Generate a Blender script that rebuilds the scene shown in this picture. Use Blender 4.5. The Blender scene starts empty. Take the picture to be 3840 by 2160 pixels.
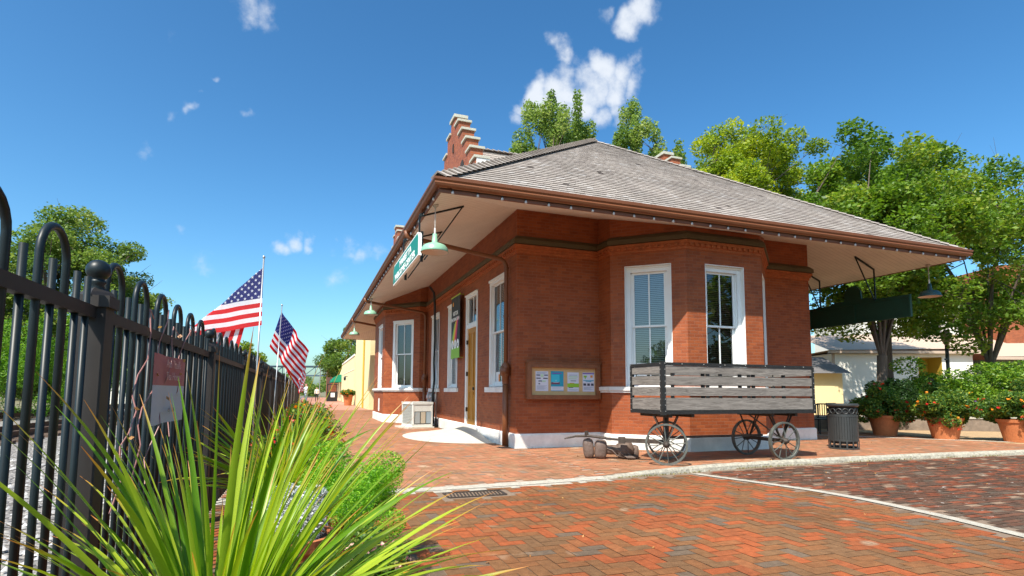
import bpy, math, random
import numpy as np
from mathutils import Vector, Matrix
random.seed(7); rng=np.random.default_rng(11)
S=bpy.context.scene; COL=S.collection
PI=math.pi; V=Vector
# ------------------------------------------------------------------ materials
def mat(name,col,rough=.6,metal=0.,var=0.,vs=6.,bump=0.,bs=40.,rnd=0.,spec=.5,coord='Object',detail=4,hue=0.,stretch=None):
    m=bpy.data.materials.new(name); m.use_nodes=True; nt=m.node_tree; N=nt.nodes; L=nt.links
    b=N['Principled BSDF']; b.inputs['Base Color'].default_value=(*col,1); b.inputs['Roughness'].default_value=rough
    b.inputs['Metallic'].default_value=metal; b.inputs['Specular IOR Level'].default_value=spec
    tc=N.new('ShaderNodeTexCoord'); src=tc.outputs[coord]
    if stretch:
        mp=N.new('ShaderNodeMapping'); mp.inputs['Scale'].default_value=stretch; L.new(src,mp.inputs[0]); src=mp.outputs[0]
    out=None
    if var or rnd:
        hs=N.new('ShaderNodeHueSaturation'); hs.inputs['Color'].default_value=(*col,1)
        val=None
        if var:
            n=N.new('ShaderNodeTexNoise'); n.inputs['Scale'].default_value=vs; n.inputs['Detail'].default_value=detail; n.inputs['Roughness'].default_value=.65
            L.new(src,n.inputs['Vector'])
            r=N.new('ShaderNodeMapRange'); r.inputs[1].default_value=.25; r.inputs[2].default_value=.75; r.inputs[3].default_value=1-var; r.inputs[4].default_value=1+var
            L.new(n.outputs[0],r.inputs[0]); val=r.outputs[0]
        if rnd:
            a=N.new('ShaderNodeAttribute'); a.attribute_name='rnd'
            r2=N.new('ShaderNodeMapRange'); r2.inputs[3].default_value=1-rnd; r2.inputs[4].default_value=1+rnd; L.new(a.outputs['Fac'],r2.inputs[0])
            if val:
                mu=N.new('ShaderNodeMath'); mu.operation='MULTIPLY'; L.new(val,mu.inputs[0]); L.new(r2.outputs[0],mu.inputs[1]); val=mu.outputs[0]
            else: val=r2.outputs[0]
            if hue:
                r3=N.new('ShaderNodeMapRange'); r3.inputs[3].default_value=.5-hue; r3.inputs[4].default_value=.5+hue
                fr=N.new('ShaderNodeMath'); fr.operation='MULTIPLY'; fr.inputs[1].default_value=7.31; L.new(a.outputs['Fac'],fr.inputs[0])
                f2=N.new('ShaderNodeMath'); f2.operation='FRACT'; L.new(fr.outputs[0],f2.inputs[0]); L.new(f2.outputs[0],r3.inputs[0]); L.new(r3.outputs[0],hs.inputs['Hue'])
        L.new(val,hs.inputs['Value']); L.new(hs.outputs[0],b.inputs['Base Color'])
    if bump:
        n=N.new('ShaderNodeTexNoise'); n.inputs['Scale'].default_value=bs; n.inputs['Detail'].default_value=5; L.new(src,n.inputs['Vector'])
        bp=N.new('ShaderNodeBump'); bp.inputs['Strength'].default_value=bump; bp.inputs['Distance'].default_value=.02
        L.new(n.outputs[0],bp.inputs['Height']); L.new(bp.outputs[0],b.inputs['Normal'])
    return m
def ramp_mat(name,stops,rough=.7,bump=0.,bs=60.,var=.15,vs=9.,spots=None,interp='CONSTANT',coord='Object',spec=.2):
    """colour picked per face from the attribute rnd"""
    m=bpy.data.materials.new(name); m.use_nodes=True; nt=m.node_tree; N=nt.nodes; L=nt.links
    b=N['Principled BSDF']; b.inputs['Roughness'].default_value=rough; b.inputs['Specular IOR Level'].default_value=spec
    a=N.new('ShaderNodeAttribute'); a.attribute_name='rnd'
    cr=N.new('ShaderNodeValToRGB'); cr.color_ramp.interpolation=interp; e=cr.color_ramp.elements
    e[0].position=stops[0][0]; e[0].color=(*stops[0][1],1); e[1].position=stops[1][0]; e[1].color=(*stops[1][1],1)
    for p,c in stops[2:]:
        x=e.new(p); x.color=(*c,1)
    L.new(a.outputs['Fac'],cr.inputs[0])
    tc=N.new('ShaderNodeTexCoord'); n=N.new('ShaderNodeTexNoise'); n.inputs['Scale'].default_value=vs; n.inputs['Detail'].default_value=6; L.new(tc.outputs[coord],n.inputs['Vector'])
    r=N.new('ShaderNodeMapRange'); r.inputs[1].default_value=.25; r.inputs[2].default_value=.75; r.inputs[3].default_value=1-var; r.inputs[4].default_value=1+var; L.new(n.outputs[0],r.inputs[0])
    hs=N.new('ShaderNodeHueSaturation'); L.new(cr.outputs[0],hs.inputs['Color']); nb_=N.new('ShaderNodeTexNoise'); nb_.inputs['Scale'].default_value=.75; nb_.inputs['Detail'].default_value=5; L.new(tc.outputs[coord],nb_.inputs['Vector'])
    rb_=N.new('ShaderNodeMapRange'); rb_.inputs[1].default_value=.3; rb_.inputs[2].default_value=.7; rb_.inputs[3].default_value=.8; rb_.inputs[4].default_value=1.14; L.new(nb_.outputs[0],rb_.inputs[0])
    mb_=N.new('ShaderNodeMath'); mb_.operation='MULTIPLY'; L.new(r.outputs[0],mb_.inputs[0]); L.new(rb_.outputs[0],mb_.inputs[1])
    L.new(mb_.outputs[0],hs.inputs['Value']); out=hs.outputs[0]
    if spots:
        sc,thr,c=spots
        n2=N.new('ShaderNodeTexNoise'); n2.inputs['Scale'].default_value=sc; n2.inputs['Detail'].default_value=3; L.new(tc.outputs[coord],n2.inputs['Vector'])
        r2=N.new('ShaderNodeMapRange'); r2.inputs[1].default_value=thr; r2.inputs[2].default_value=thr+.06; L.new(n2.outputs[0],r2.inputs[0])
        mx=N.new('ShaderNodeMixRGB'); L.new(r2.outputs[0],mx.inputs[0]); L.new(out,mx.inputs[1]); mx.inputs[2].default_value=(*c,1); out=mx.outputs[0]
    L.new(out,b.inputs['Base Color'])
    if bump:
        n3=N.new('ShaderNodeTexNoise'); n3.inputs['Scale'].default_value=bs; n3.inputs['Detail'].default_value=5; L.new(tc.outputs[coord],n3.inputs['Vector'])
        bp=N.new('ShaderNodeBump'); bp.inputs['Strength'].default_value=bump; bp.inputs['Distance'].default_value=.01; L.new(n3.outputs[0],bp.inputs['Height']); L.new(bp.outputs[0],b.inputs['Normal'])
    return m
def brick_mat(name,c1,c2,mortar,bw=.205,bh=.068,mo=.006,bump=.5,stain=True):
    m=bpy.data.materials.new(name); m.use_nodes=True; nt=m.node_tree; N=nt.nodes; L=nt.links
    b=N['Principled BSDF']; b.inputs['Roughness'].default_value=.62; b.inputs['Specular IOR Level'].default_value=.35
    uv=N.new('ShaderNodeUVMap'); br=N.new('ShaderNodeTexBrick')
    L.new(uv.outputs[0],br.inputs['Vector']); br.inputs['Scale'].default_value=1; br.inputs['Brick Width'].default_value=bw; br.inputs['Row Height'].default_value=bh
    br.inputs['Mortar Size'].default_value=mo; br.inputs['Mortar Smooth'].default_value=.3; br.inputs['Bias'].default_value=0
    br.inputs['Color1'].default_value=(*c1,1); br.inputs['Color2'].default_value=(*c2,1); br.inputs['Mortar'].default_value=(*mortar,1)
    n=N.new('ShaderNodeTexNoise'); n.inputs['Scale'].default_value=1.6; n.inputs['Detail'].default_value=7; n.inputs['Roughness'].default_value=.7
    tc=N.new('ShaderNodeTexCoord'); L.new(tc.outputs['Object'],n.inputs['Vector'])
    r=N.new('ShaderNodeMapRange'); r.inputs[1].default_value=.3; r.inputs[2].default_value=.7; r.inputs[3].default_value=.78; r.inputs[4].default_value=1.15; L.new(n.outputs[0],r.inputs[0])
    hs=N.new('ShaderNodeHueSaturation'); L.new(br.outputs[0],hs.inputs['Color']); L.new(r.outputs[0],hs.inputs['Value'])
    so_=N.new('ShaderNodeTexNoise'); so_.inputs['Scale'].default_value=.9; so_.inputs['Detail'].default_value=9; so_.inputs['Roughness'].default_value=.72
    mp_=N.new('ShaderNodeMapping'); mp_.inputs['Scale'].default_value=(1,1,.55); mp_.inputs['Location'].default_value=(3.1,1.7,.4); L.new(tc.outputs['Object'],mp_.inputs[0]); L.new(mp_.outputs[0],so_.inputs['Vector'])
    rs_=N.new('ShaderNodeMapRange'); rs_.inputs[1].default_value=.54; rs_.inputs[2].default_value=.68; rs_.inputs[3].default_value=0; rs_.inputs[4].default_value=.42; L.new(so_.outputs[0],rs_.inputs[0])
    ms_=N.new('ShaderNodeMixRGB'); L.new(rs_.outputs[0],ms_.inputs[0]); L.new(hs.outputs[0],ms_.inputs[1]); ms_.inputs[2].default_value=(.07,.03,.018,1)
    out=ms_.outputs[0]
    L.new(out,b.inputs['Base Color'])
    n2=N.new('ShaderNodeTexNoise'); n2.inputs['Scale'].default_value=70; L.new(uv.outputs[0],n2.inputs['Vector'])
    ad=N.new('ShaderNodeMath'); ad.operation='MULTIPLY_ADD'; L.new(br.outputs['Fac'],ad.inputs[0]); ad.inputs[1].default_value=-1.; L.new(n2.outputs[0],ad.inputs[2])
    bp=N.new('ShaderNodeBump'); bp.inputs['Strength'].default_value=bump; bp.inputs['Distance'].default_value=.008; L.new(ad.outputs[0],bp.inputs['Height']); L.new(bp.outputs[0],b.inputs['Normal'])
    return m
def leaf_mat(name,c1,c2,c3=None,trans=.35,rough=.5):
    m=bpy.data.materials.new(name); m.use_nodes=True; nt=m.node_tree; N=nt.nodes; L=nt.links
    b=N['Principled BSDF']; b.inputs['Roughness'].default_value=rough; b.inputs['Specular IOR Level'].default_value=.4
    a=N.new('ShaderNodeAttribute'); a.attribute_name='rnd'
    cr=N.new('ShaderNodeValToRGB'); e=cr.color_ramp.elements; e[0].color=(*c1,1); e[1].color=(*(c3 or c2),1)
    if c3:
        x=e.new(.6); x.color=(*c2,1)
    L.new(a.outputs['Fac'],cr.inputs[0]); L.new(cr.outputs[0],b.inputs['Base Color'])
    t=N.new('ShaderNodeBsdfTranslucent'); hs=N.new('ShaderNodeHueSaturation'); hs.inputs['Value'].default_value=1.7; hs.inputs['Saturation'].default_value=1.05
    L.new(cr.outputs[0],hs.inputs['Color']); L.new(hs.outputs[0],t.inputs[0])
    mx=N.new('ShaderNodeMixShader'); mx.inputs[0].default_value=trans; L.new(b.outputs[0],mx.inputs[1]); L.new(t.outputs[0],mx.inputs[2])
    L.new(mx.outputs[0],N['Material Output'].inputs[0])
    return m
def blade_mat(name,c1,c2,tip):
    """long leaves: UV v runs from root to tip; dry coloured tips"""
    m=leaf_mat(name,c1,c2,trans=.3,rough=.38); nt=m.node_tree; N=nt.nodes; L=nt.links
    cr=[n for n in N if n.type=='VALTORGB'][0]; b=N['Principled BSDF']; hs=[n for n in N if n.type=='HUE_SAT'][0]
    uv=N.new('ShaderNodeUVMap'); sp=N.new('ShaderNodeSeparateXYZ'); L.new(uv.outputs[0],sp.inputs[0])
    r=N.new('ShaderNodeMapRange'); r.inputs[1].default_value=.82; r.inputs[2].default_value=.97; L.new(sp.outputs[1],r.inputs[0])
    a=[n for n in N if n.type=='ATTRIBUTE'][0]
    g=N.new('ShaderNodeMath'); g.operation='GREATER_THAN'; g.inputs[1].default_value=.15; L.new(a.outputs['Fac'],g.inputs[0])
    mu=N.new('ShaderNodeMath'); mu.operation='MULTIPLY'; L.new(r.outputs[0],mu.inputs[0]); L.new(g.outputs[0],mu.inputs[1])
    # fine lengthwise veins
    w=N.new('ShaderNodeTexWave'); w.inputs['Scale'].default_value=3.; w.bands_direction='X'; w.inputs['Distortion'].default_value=.4; L.new(uv.outputs[0],w.inputs['Vector'])
    r4=N.new('ShaderNodeMapRange'); r4.inputs[3].default_value=.85; r4.inputs[4].default_value=1.1; L.new(w.outputs['Fac'],r4.inputs[0])
    h2=N.new('ShaderNodeHueSaturation'); L.new(cr.outputs[0],h2.inputs['Color']); L.new(r4.outputs[0],h2.inputs['Value'])
    mx=N.new('ShaderNodeMixRGB'); L.new(mu.outputs[0],mx.inputs[0]); L.new(h2.outputs[0],mx.inputs[1]); mx.inputs[2].default_value=(*tip,1)
    L.new(mx.outputs[0],b.inputs['Base Color']); L.new(mx.outputs[0],hs.inputs['Color'])
    return m
def glass_mat(name,tint=(.02,.025,.03)):
    m=bpy.data.materials.new(name); m.use_nodes=True; nt=m.node_tree; N=nt.nodes; L=nt.links
    N.remove(N['Principled BSDF']); g=N.new('ShaderNodeBsdfGlossy'); g.inputs['Roughness'].default_value=.015; g.inputs[0].default_value=(.85,.92,1,1)
    t=N.new('ShaderNodeBsdfTransparent'); t.inputs[0].default_value=(.62,.64,.62,1)
    lw=N.new('ShaderNodeFresnel'); lw.inputs[0].default_value=1.6
    tc=N.new('ShaderNodeTexCoord'); n=N.new('ShaderNodeTexNoise'); n.inputs['Scale'].default_value=1.3; L.new(tc.outputs['Object'],n.inputs['Vector'])
    bp=N.new('ShaderNodeBump'); bp.inputs['Strength'].default_value=.12; bp.inputs['Distance'].default_value=.02; L.new(n.outputs[0],bp.inputs['Height']); L.new(bp.outputs[0],g.inputs['Normal'])
    ad=N.new('ShaderNodeMath'); ad.operation='MULTIPLY_ADD'; ad.inputs[1].default_value=1.2; ad.inputs[2].default_value=.03; ad.use_clamp=True; L.new(lw.outputs[0],ad.inputs[0])
    mx=N.new('ShaderNodeMixShader'); L.new(ad.outputs[0],mx.inputs[0]); L.new(t.outputs[0],mx.inputs[1]); L.new(g.outputs[0],mx.inputs[2]); L.new(mx.outputs[0],N['Material Output'].inputs[0])
    return m
def wood_grain(name,c1,c2,scale=(1,12,12),rough=.85):
    m=bpy.data.materials.new(name); m.use_nodes=True; nt=m.node_tree; N=nt.nodes; L=nt.links
    b=N['Principled BSDF']; b.inputs['Roughness'].default_value=rough; b.inputs['Specular IOR Level'].default_value=.2
    tc=N.new('ShaderNodeTexCoord'); mp=N.new('ShaderNodeMapping'); mp.inputs['Scale'].default_value=scale; L.new(tc.outputs['Object'],mp.inputs[0])
    n=N.new('ShaderNodeTexNoise'); n.inputs['Scale'].default_value=1.5; n.inputs['Detail'].default_value=8; n.inputs['Roughness'].default_value=.7; n.inputs['Distortion'].default_value=1.6; L.new(mp.outputs[0],n.inputs['Vector'])
    cr=N.new('ShaderNodeValToRGB'); e=cr.color_ramp.elements; e[0].position=.34; e[0].color=(*c1,1); e[1].position=.68; e[1].color=(*c2,1); L.new(n.outputs[0],cr.inputs[0])
    L.new(cr.outputs[0],b.inputs['Base Color'])
    bp=N.new('ShaderNodeBump'); bp.inputs['Strength'].default_value=.5; bp.inputs['Distance'].default_value=.01; L.new(n.outputs[0],bp.inputs['Height']); L.new(bp.outputs[0],b.inputs['Normal'])
    return m
def beadboard_mat(name,col,pitch=.09):
    m=mat(name,col,.6,var=.07,vs=2.); nt=m.node_tree; N=nt.nodes; L=nt.links; b=N['Principled BSDF']
    uv=N.new('ShaderNodeUVMap'); sp=N.new('ShaderNodeSeparateXYZ'); L.new(uv.outputs[0],sp.inputs[0])
    d=N.new('ShaderNodeMath'); d.operation='DIVIDE'; d.inputs[1].default_value=pitch; L.new(sp.outputs[0],d.inputs[0])
    f=N.new('ShaderNodeMath'); f.operation='FRACT'; L.new(d.outputs[0],f.inputs[0])
    r=N.new('ShaderNodeMapRange'); r.inputs[1].default_value=0; r.inputs[2].default_value=.12; L.new(f.outputs[0],r.inputs[0])
    h3=N.new('ShaderNodeHueSaturation'); r6=N.new('ShaderNodeMapRange'); r6.inputs[3].default_value=.6; r6.inputs[4].default_value=1; L.new(r.outputs[0],r6.inputs[0]); L.new(r6.outputs[0],h3.inputs['Value']); L.new([q for q in N if q.type=='HUE_SAT' and q!=h3][0].outputs[0],h3.inputs['Color']); L.new(h3.outputs[0],b.inputs['Base Color'])
    bp=N.new('ShaderNodeBump'); bp.inputs['Strength'].default_value=.9; bp.inputs['Distance'].default_value=.012; L.new(r.outputs[0],bp.inputs['Height']); L.new(bp.outputs[0],b.inputs['Normal'])
    return m
MT={}
MT['brick']=brick_mat('red_brick',(.335,.083,.023),(.245,.055,.015),(.27,.10,.05))
MT['brick_far']=brick_mat('weathered_brick',(.38,.10,.036),(.27,.07,.026),(.30,.15,.09),bump=.7)
MT['corbel']=mat('orange_brick_course',(.36,.095,.028),.7,var=.3,vs=9,bump=.5,bs=20)
MT['olive']=mat('olive_painted_cornice',(.085,.065,.03),.6,var=.15,vs=4)
MT['stone']=mat('white_painted_stone',(.70,.69,.65),.75,var=.2,vs=2.2,bump=.3,bs=25)
MT['white']=mat('white_paint',(.8,.8,.78),.45,var=.04,vs=5)
MT['brown']=mat('brown_metal_paint',(.17,.056,.018),.5,var=.1,vs=3)
MT['brown2']=mat('brown_wood_frame',(.22,.08,.03),.6,var=.25,vs=8,bump=.3,bs=30)
MT['soffit']=beadboard_mat('cream_beadboard',(.75,.71,.65),.13)
MT['cap']=mat('pale_cap_stone',(.46,.44,.36),.8,var=.12,vs=5,bump=.4,bs=30)
MT['shingle']=ramp_mat('weathered_wood_shingle',[(0,(.10,.08,.07)),(.004,(.30,.255,.225)),(.2,(.33,.285,.25)),(.45,(.355,.31,.275)),(.7,(.315,.27,.235)),(.93,(.40,.36,.33))],.9,bump=.2,bs=30,var=.13,vs=14)
MT['glass']=glass_mat('window_glass')
MT['blind']=mat('brown_blind',(.36,.21,.13),.5,var=.1,vs=3)
MT['blindw']=mat('pale_blind',(.48,.5,.5),.5,var=.05)
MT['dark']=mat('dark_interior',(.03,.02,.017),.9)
MT['iron']=mat('black_iron',(.008,.014,.016),.42,var=.2,vs=10,spec=.35)
MT['iron2']=mat('brown_black_iron',(.018,.014,.012),.6,var=.25,vs=8)
MT['rust']=mat('rusty_dark_iron',(.06,.045,.035),.65,metal=.3,var=.45,vs=14,bump=.3,bs=50)
MT['tyre']=mat('weathered_wheel_iron',(.11,.115,.1),.55,metal=.3,var=.4,vs=12,bump=.2)
MT['plank']=wood_grain('grey_weathered_plank',(.11,.097,.085),(.29,.26,.23),(1.5,9,16))
MT['plankend']=wood_grain('grey_weathered_end_plank',(.11,.097,.085),(.29,.26,.23),(9,1.5,16))
MT['blackwood']=mat('black_painted_timber',(.014,.014,.013),.6,var=.5,vs=20,bump=.4,bs=40)
MT['doorwood']=wood_grain('golden_oak_door',(.30,.12,.012),(.55,.25,.03),(14,14,1.2),.4)
MT['mint']=mat('mint_enamel',(.24,.45,.31),.35,var=.08,vs=8)
MT['lampin']=mat('white_enamel',(.72,.62,.55),.5)
MT['greensign']=mat('green_sign_face',(.0,.20,.10),.35)
MT['darkgreen']=mat('dark_green_board',(.008,.05,.03),.55,var=.2,vs=3)
MT['signwhite']=mat('white_lettering',(.85,.85,.82),.5)
MT['terra']=mat('terracotta',(.45,.145,.05),.8,var=.2,vs=8,bump=.25,bs=40)
MT['soil']=mat('dark_soil',(.05,.03,.02),.95,bump=.6,bs=30)
MT['can']=mat('dark_grey_enamel',(.035,.038,.038),.4,var=.12,vs=8)
MT['bag']=mat('worn_brown_leather',(.125,.085,.066),.6,var=.3,vs=9,bump=.5,bs=22)
MT['concrete']=mat('pale_concrete',(.55,.51,.43),.9,var=.14,vs=3,bump=.3,bs=50)
MT['granite']=mat('granite_kerb',(.36,.33,.26),.9,var=.45,vs=16,bump=.8,bs=26,detail=8)
MT['strip']=mat('concrete_strip',(.42,.38,.31),.9,var=.25,vs=12,bump=.5,bs=50)
MT['joint']=mat('sandy_joint',(.20,.14,.095),.95,var=.25,vs=20)
MT['joint2']=mat('pale_joint',(.36,.26,.19),.95,var=.25,vs=20)
MT['paver']=ramp_mat('mixed_clay_paver',[(0,(.315,.083,.028)),(.2,(.27,.08,.029)),(.34,(.215,.09,.035)),(.52,(.20,.092,.038)),(.7,(.18,.092,.042)),(.89,(.145,.10,.066)),(.96,(.27,.10,.038))],.9,bump=.5,bs=90,var=.22,vs=18,spots=(1.7,.67,(.33,.21,.13)))
MT['paver2']=ramp_mat('sunbleached_clay_paver',[(0,(.40,.17,.09)),(.28,(.37,.16,.085)),(.5,(.34,.17,.09)),(.7,(.31,.165,.09)),(.9,(.25,.17,.12)),(.95,(.39,.2,.115))],.8,bump=.35,bs=90,var=.22,vs=5,spots=(1.1,.66,(.48,.33,.22)))
MT['oldbrick']=ramp_mat('old_street_brick',[(0,(.095,.055,.036)),(.35,(.13,.06,.036)),(.6,(.19,.06,.03)),(.8,(.23,.07,.034)),(.88,(.12,.085,.06)),(.96,(.27,.18,.12))],.95,bump=.6,bs=60,var=.35,vs=12,spots=(9.,.69,(.5,.44,.38)))
MT['ballast']=None
MT['grass']=mat('dry_ground',(.17,.15,.08),.95,var=.4,vs=.6,bump=.6,bs=6)
MT['tan']=mat('tan_gravel_ground',(.42,.28,.15),.95,var=.2,vs=5,bump=.5,bs=40)
MT['steel']=mat('rusty_rail',(.075,.038,.025),.6,metal=.3,var=.3,vs=10)
MT['tie']=mat('railway_tie',(.13,.085,.06),.9,var=.3,vs=6,bump=.5)
MT['pole']=mat('galvanised_pole',(.5,.5,.5),.35,metal=.7)
MT['yellow']=mat('cream_yellow_stucco',(.80,.66,.36),.8,var=.04,vs=1)
MT['cream']=mat('cream_siding',(.85,.82,.74),.8,var=.03,vs=1)
MT['ochre']=mat('ochre_wall',(.5,.34,.04),.8)
MT['tanroof']=mat('tan_metal_roof',(.50,.38,.29),.6,var=.05)
MT['greyroof']=mat('grey_roof',(.16,.15,.15),.8,var=.2,vs=3)
MT['acbody']=mat('pale_ac_casing',(.62,.63,.58),.5,var=.08,vs=5)
MT['acdark']=mat('condenser_fins',(.12,.13,.13),.5,var=.2,vs=20)
MT['bark']=mat('grey_brown_bark',(.115,.085,.065),.9,var=.3,vs=5,bump=.8,bs=12,stretch=(3,3,.6))
MT['bluesteel']=mat('blue_grey_steel',(.07,.11,.15),.6)
MT['cork']=mat('cork_board',(.60,.40,.19),.9,var=.1,vs=8)
MT['black']=mat('black_rubber',(.012,.012,.012),.5)
MT['skin']=mat('skin',(.5,.27,.19),.6)
MT['leafA']=leaf_mat('maple_leaves',(.07,.13,.022),(.19,.28,.05),(.38,.42,.13))
MT['leafB']=leaf_mat('yellowing_leaves',(.08,.15,.015),(.25,.33,.025),(.52,.52,.04))
MT['leafC']=leaf_mat('zelkova_leaves',(.045,.105,.010),(.14,.24,.020),(.27,.30,.035))
MT['leafD']=leaf_mat('trackside_leaves',(.045,.10,.018),(.14,.22,.03),(.28,.32,.06))
MT['leafE']=leaf_mat('dark_shrub_leaves',(.012,.04,.01),(.045,.10,.018))
MT['leafH']=leaf_mat('hedge_leaves',(.04,.11,.012),(.14,.27,.02),(.27,.36,.04))
MT['leafP']=leaf_mat('bedding_leaves',(.03,.09,.015),(.09,.19,.03),(.28,.33,.04))
MT['fern']=leaf_mat('asparagus_fern',(.06,.20,.012),(.18,.42,.02),(.36,.56,.04),trans=.4)
MT['bright']=leaf_mat('bright_bush_leaves',(.04,.12,.01),(.12,.27,.015),(.22,.38,.03))
MT['silver']=leaf_mat('silver_leaves',(.28,.30,.28),(.6,.62,.62),trans=.1)
MT['blade']=blade_mat('flax_blade',(.09,.22,.008),(.36,.46,.03),(.48,.2,.045))
MT['red']=leaf_mat('red_petals',(.5,.01,.02),(.7,.06,.02),trans=.25)
MT['orange']=leaf_mat('orange_petals',(.75,.16,.01),(.8,.38,.02),trans=.25)
MT['pink']=leaf_mat('pink_petals',(.75,.25,.35),(.85,.6,.45),trans=.25)
MT['purple']=leaf_mat('purple_leaves',(.08,.02,.12),(.2,.06,.26),trans=.2)
MT['dry']=leaf_mat('dry_vine_leaves',(.35,.14,.05),(.55,.33,.1),trans=.3)
MT['dry_grass']=leaf_mat('dry_moss',(.12,.12,.03),(.32,.25,.08),trans=.2)
def solid(n,c,r=.5): 
    if n not in MT: MT[n]=mat(n,c,r)
    return MT[n]
# ------------------------------------------------------------------ mesh building
class MB:
    def __init__(s): s.v=[]; s.f=[]; s.mi=[]; s.uv=[]; s.r=[]; s.cur=0
    def quad(s,a,b,c,d,uv=None,r=None):
        n=len(s.v); s.v+= [tuple(a),tuple(b),tuple(c),tuple(d)]; s.f.append((n,n+1,n+2,n+3)); s.mi.append(s.cur); s.uv.append(uv or ((0,0),(1,0),(1,1),(0,1))); s.r.append(random.random() if r is None else r)
    def poly(s,pts,r=None,uv=None):
        n=len(s.v); s.v+=[tuple(p) for p in pts]; s.f.append(tuple(range(n,n+len(pts)))); s.mi.append(s.cur); s.uv.append(uv or tuple((0,0) for _ in pts)); s.r.append(random.random() if r is None else r)
    def box(s,c,h,ax=None,r=None):
        """centre, half sizes, optional 3 axes"""
        c=V(c); A=ax or (V((1,0,0)),V((0,1,0)),V((0,0,1))); P=[]
        for i in (-1,1):
            for j in (-1,1):
                for k in (-1,1): P.append(c+A[0]*h[0]*i+A[1]*h[1]*j+A[2]*h[2]*k)
        n=len(s.v); s.v+=[tuple(p) for p in P]; r=random.random() if r is None else r
        for q in ((0,1,3,2),(4,6,7,5),(0,4,5,1),(2,3,7,6),(0,2,6,4),(1,5,7,3)):
            s.f.append(tuple(n+i for i in q)); s.mi.append(s.cur); s.r.append(r)
            pts=[P[i] for i in q]; e=(pts[1]-pts[0]).length; g=(pts[2]-pts[1]).length
            s.uv.append(((0,0),(e,0),(e,g),(0,g)))
        return s
    def b2(s,x0,x1,y0,y1,z0,z1,r=None): return s.box(((x0+x1)/2,(y0+y1)/2,(z0+z1)/2),(abs(x1-x0)/2,abs(y1-y0)/2,abs(z1-z0)/2),r=r)
    def bar(s,a,b,w,h=None,up=(0,0,1),r=None):
        a=V(a); b=V(b); d=(b-a); L=d.length; d/=L; u=V(up)
        if abs(d.dot(u))>.95: u=V((0,1,0))
        x=d.cross(u).normalized(); z=x.cross(d)
        return s.box((a+b)/2,(w/2,L/2,(h or w)/2),(x,d,z),r=r)
    def tube(s,pts,rad,n=8,caps=True,r=None):
        pts=[V(p) for p in pts]; R=rad if isinstance(rad,(list,tuple)) else [rad]*len(pts)
        base=len(s.v); r=random.random() if r is None else r; pu=None
        for i,p in enumerate(pts):
            t=(pts[min(i+1,len(pts)-1)]-pts[max(i-1,0)]).normalized()
            if pu is None:
                pu=t.cross(V((0,0,1)));
                if pu.length<.1: pu=t.cross(V((0,1,0)))
                pu.normalize()
            else:
                pu=(pu-t*pu.dot(t)).normalized()
            w=t.cross(pu)
            for k in range(n):
                a=2*PI*k/n; s.v.append(tuple(p+(pu*math.cos(a)+w*math.sin(a))*R[i]))
        for i in range(len(pts)-1):
            for k in range(n):
                k2=(k+1)%n; s.f.append((base+i*n+k,base+i*n+k2,base+(i+1)*n+k2,base+(i+1)*n+k)); s.mi.append(s.cur); s.uv.append(((0,0),)*4); s.r.append(r)
        if caps:
            s.f.append(tuple(base+k for k in range(n))[::-1]); s.f.append(tuple(base+(len(pts)-1)*n+k for k in range(n)))
            s.mi+=[s.cur]*2; s.uv+=[((0,0),)*n]*2; s.r+=[r,r]
        return s
    def lathe(s,prof,c=(0,0,0),n=24,axis=(0,0,1),r=None):
        c=V(c); w=V(axis).normalized(); u=w.cross(V((0,1,0)) if abs(w.y)<.9 else V((1,0,0))).normalized(); v=w.cross(u)
        base=len(s.v); r=random.random() if r is None else r
        for (ra,z) in prof:
            for k in range(n):
                a=2*PI*k/n; s.v.append(tuple(c+w*z+(u*math.cos(a)+v*math.sin(a))*max(ra,1e-4)))
        for i in range(len(prof)-1):
            for k in range(n):
                k2=(k+1)%n; s.f.append((base+i*n+k,base+i*n+k2,base+(i+1)*n+k2,base+(i+1)*n+k)); s.mi.append(s.cur); s.uv.append(((0,0),)*4); s.r.append(r)
        return s
    def torus(s,c,R,rad,axis=(0,0,1),n=32,m=8,a0=0,a1=2*PI):
        c=V(c); w=V(axis).normalized(); u=w.cross(V((0,0,1)) if abs(w.z)<.9 else V((0,1,0))).normalized(); v=w.cross(u)
        full=abs(a1-a0-2*PI)<1e-6; pts=[c+(u*math.cos(a0+(a1-a0)*k/n)+v*math.sin(a0+(a1-a0)*k/n))*R for k in range(n+1)]
        return s.tube(pts,rad,m,caps=not full)
    def build(s,name,mats,parent=None,smooth=False,auto=None):
        me=bpy.data.meshes.new(name); me.from_pydata(s.v,[],s.f)
        for m in (mats if isinstance(mats,(list,tuple)) else [mats]): me.materials.append(m)
        me.polygons.foreach_set('material_index',[int(q) for q in s.mi])
        uvl=me.uv_layers.new(name='UVMap'); flat=[c for q in s.uv for p in q for c in p]
        if len(flat)==len(me.loops)*2: uvl.data.foreach_set('uv',flat)
        at=me.attributes.new('rnd','FLOAT','FACE'); at.data.foreach_set('value',[float(q) for q in s.r])
        if smooth: me.polygons.foreach_set('use_smooth',[True]*len(me.polygons))
        me.update(); o=bpy.data.objects.new(name,me); COL.objects.link(o)
        if parent is not None: o.parent=parent
        return o
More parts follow.
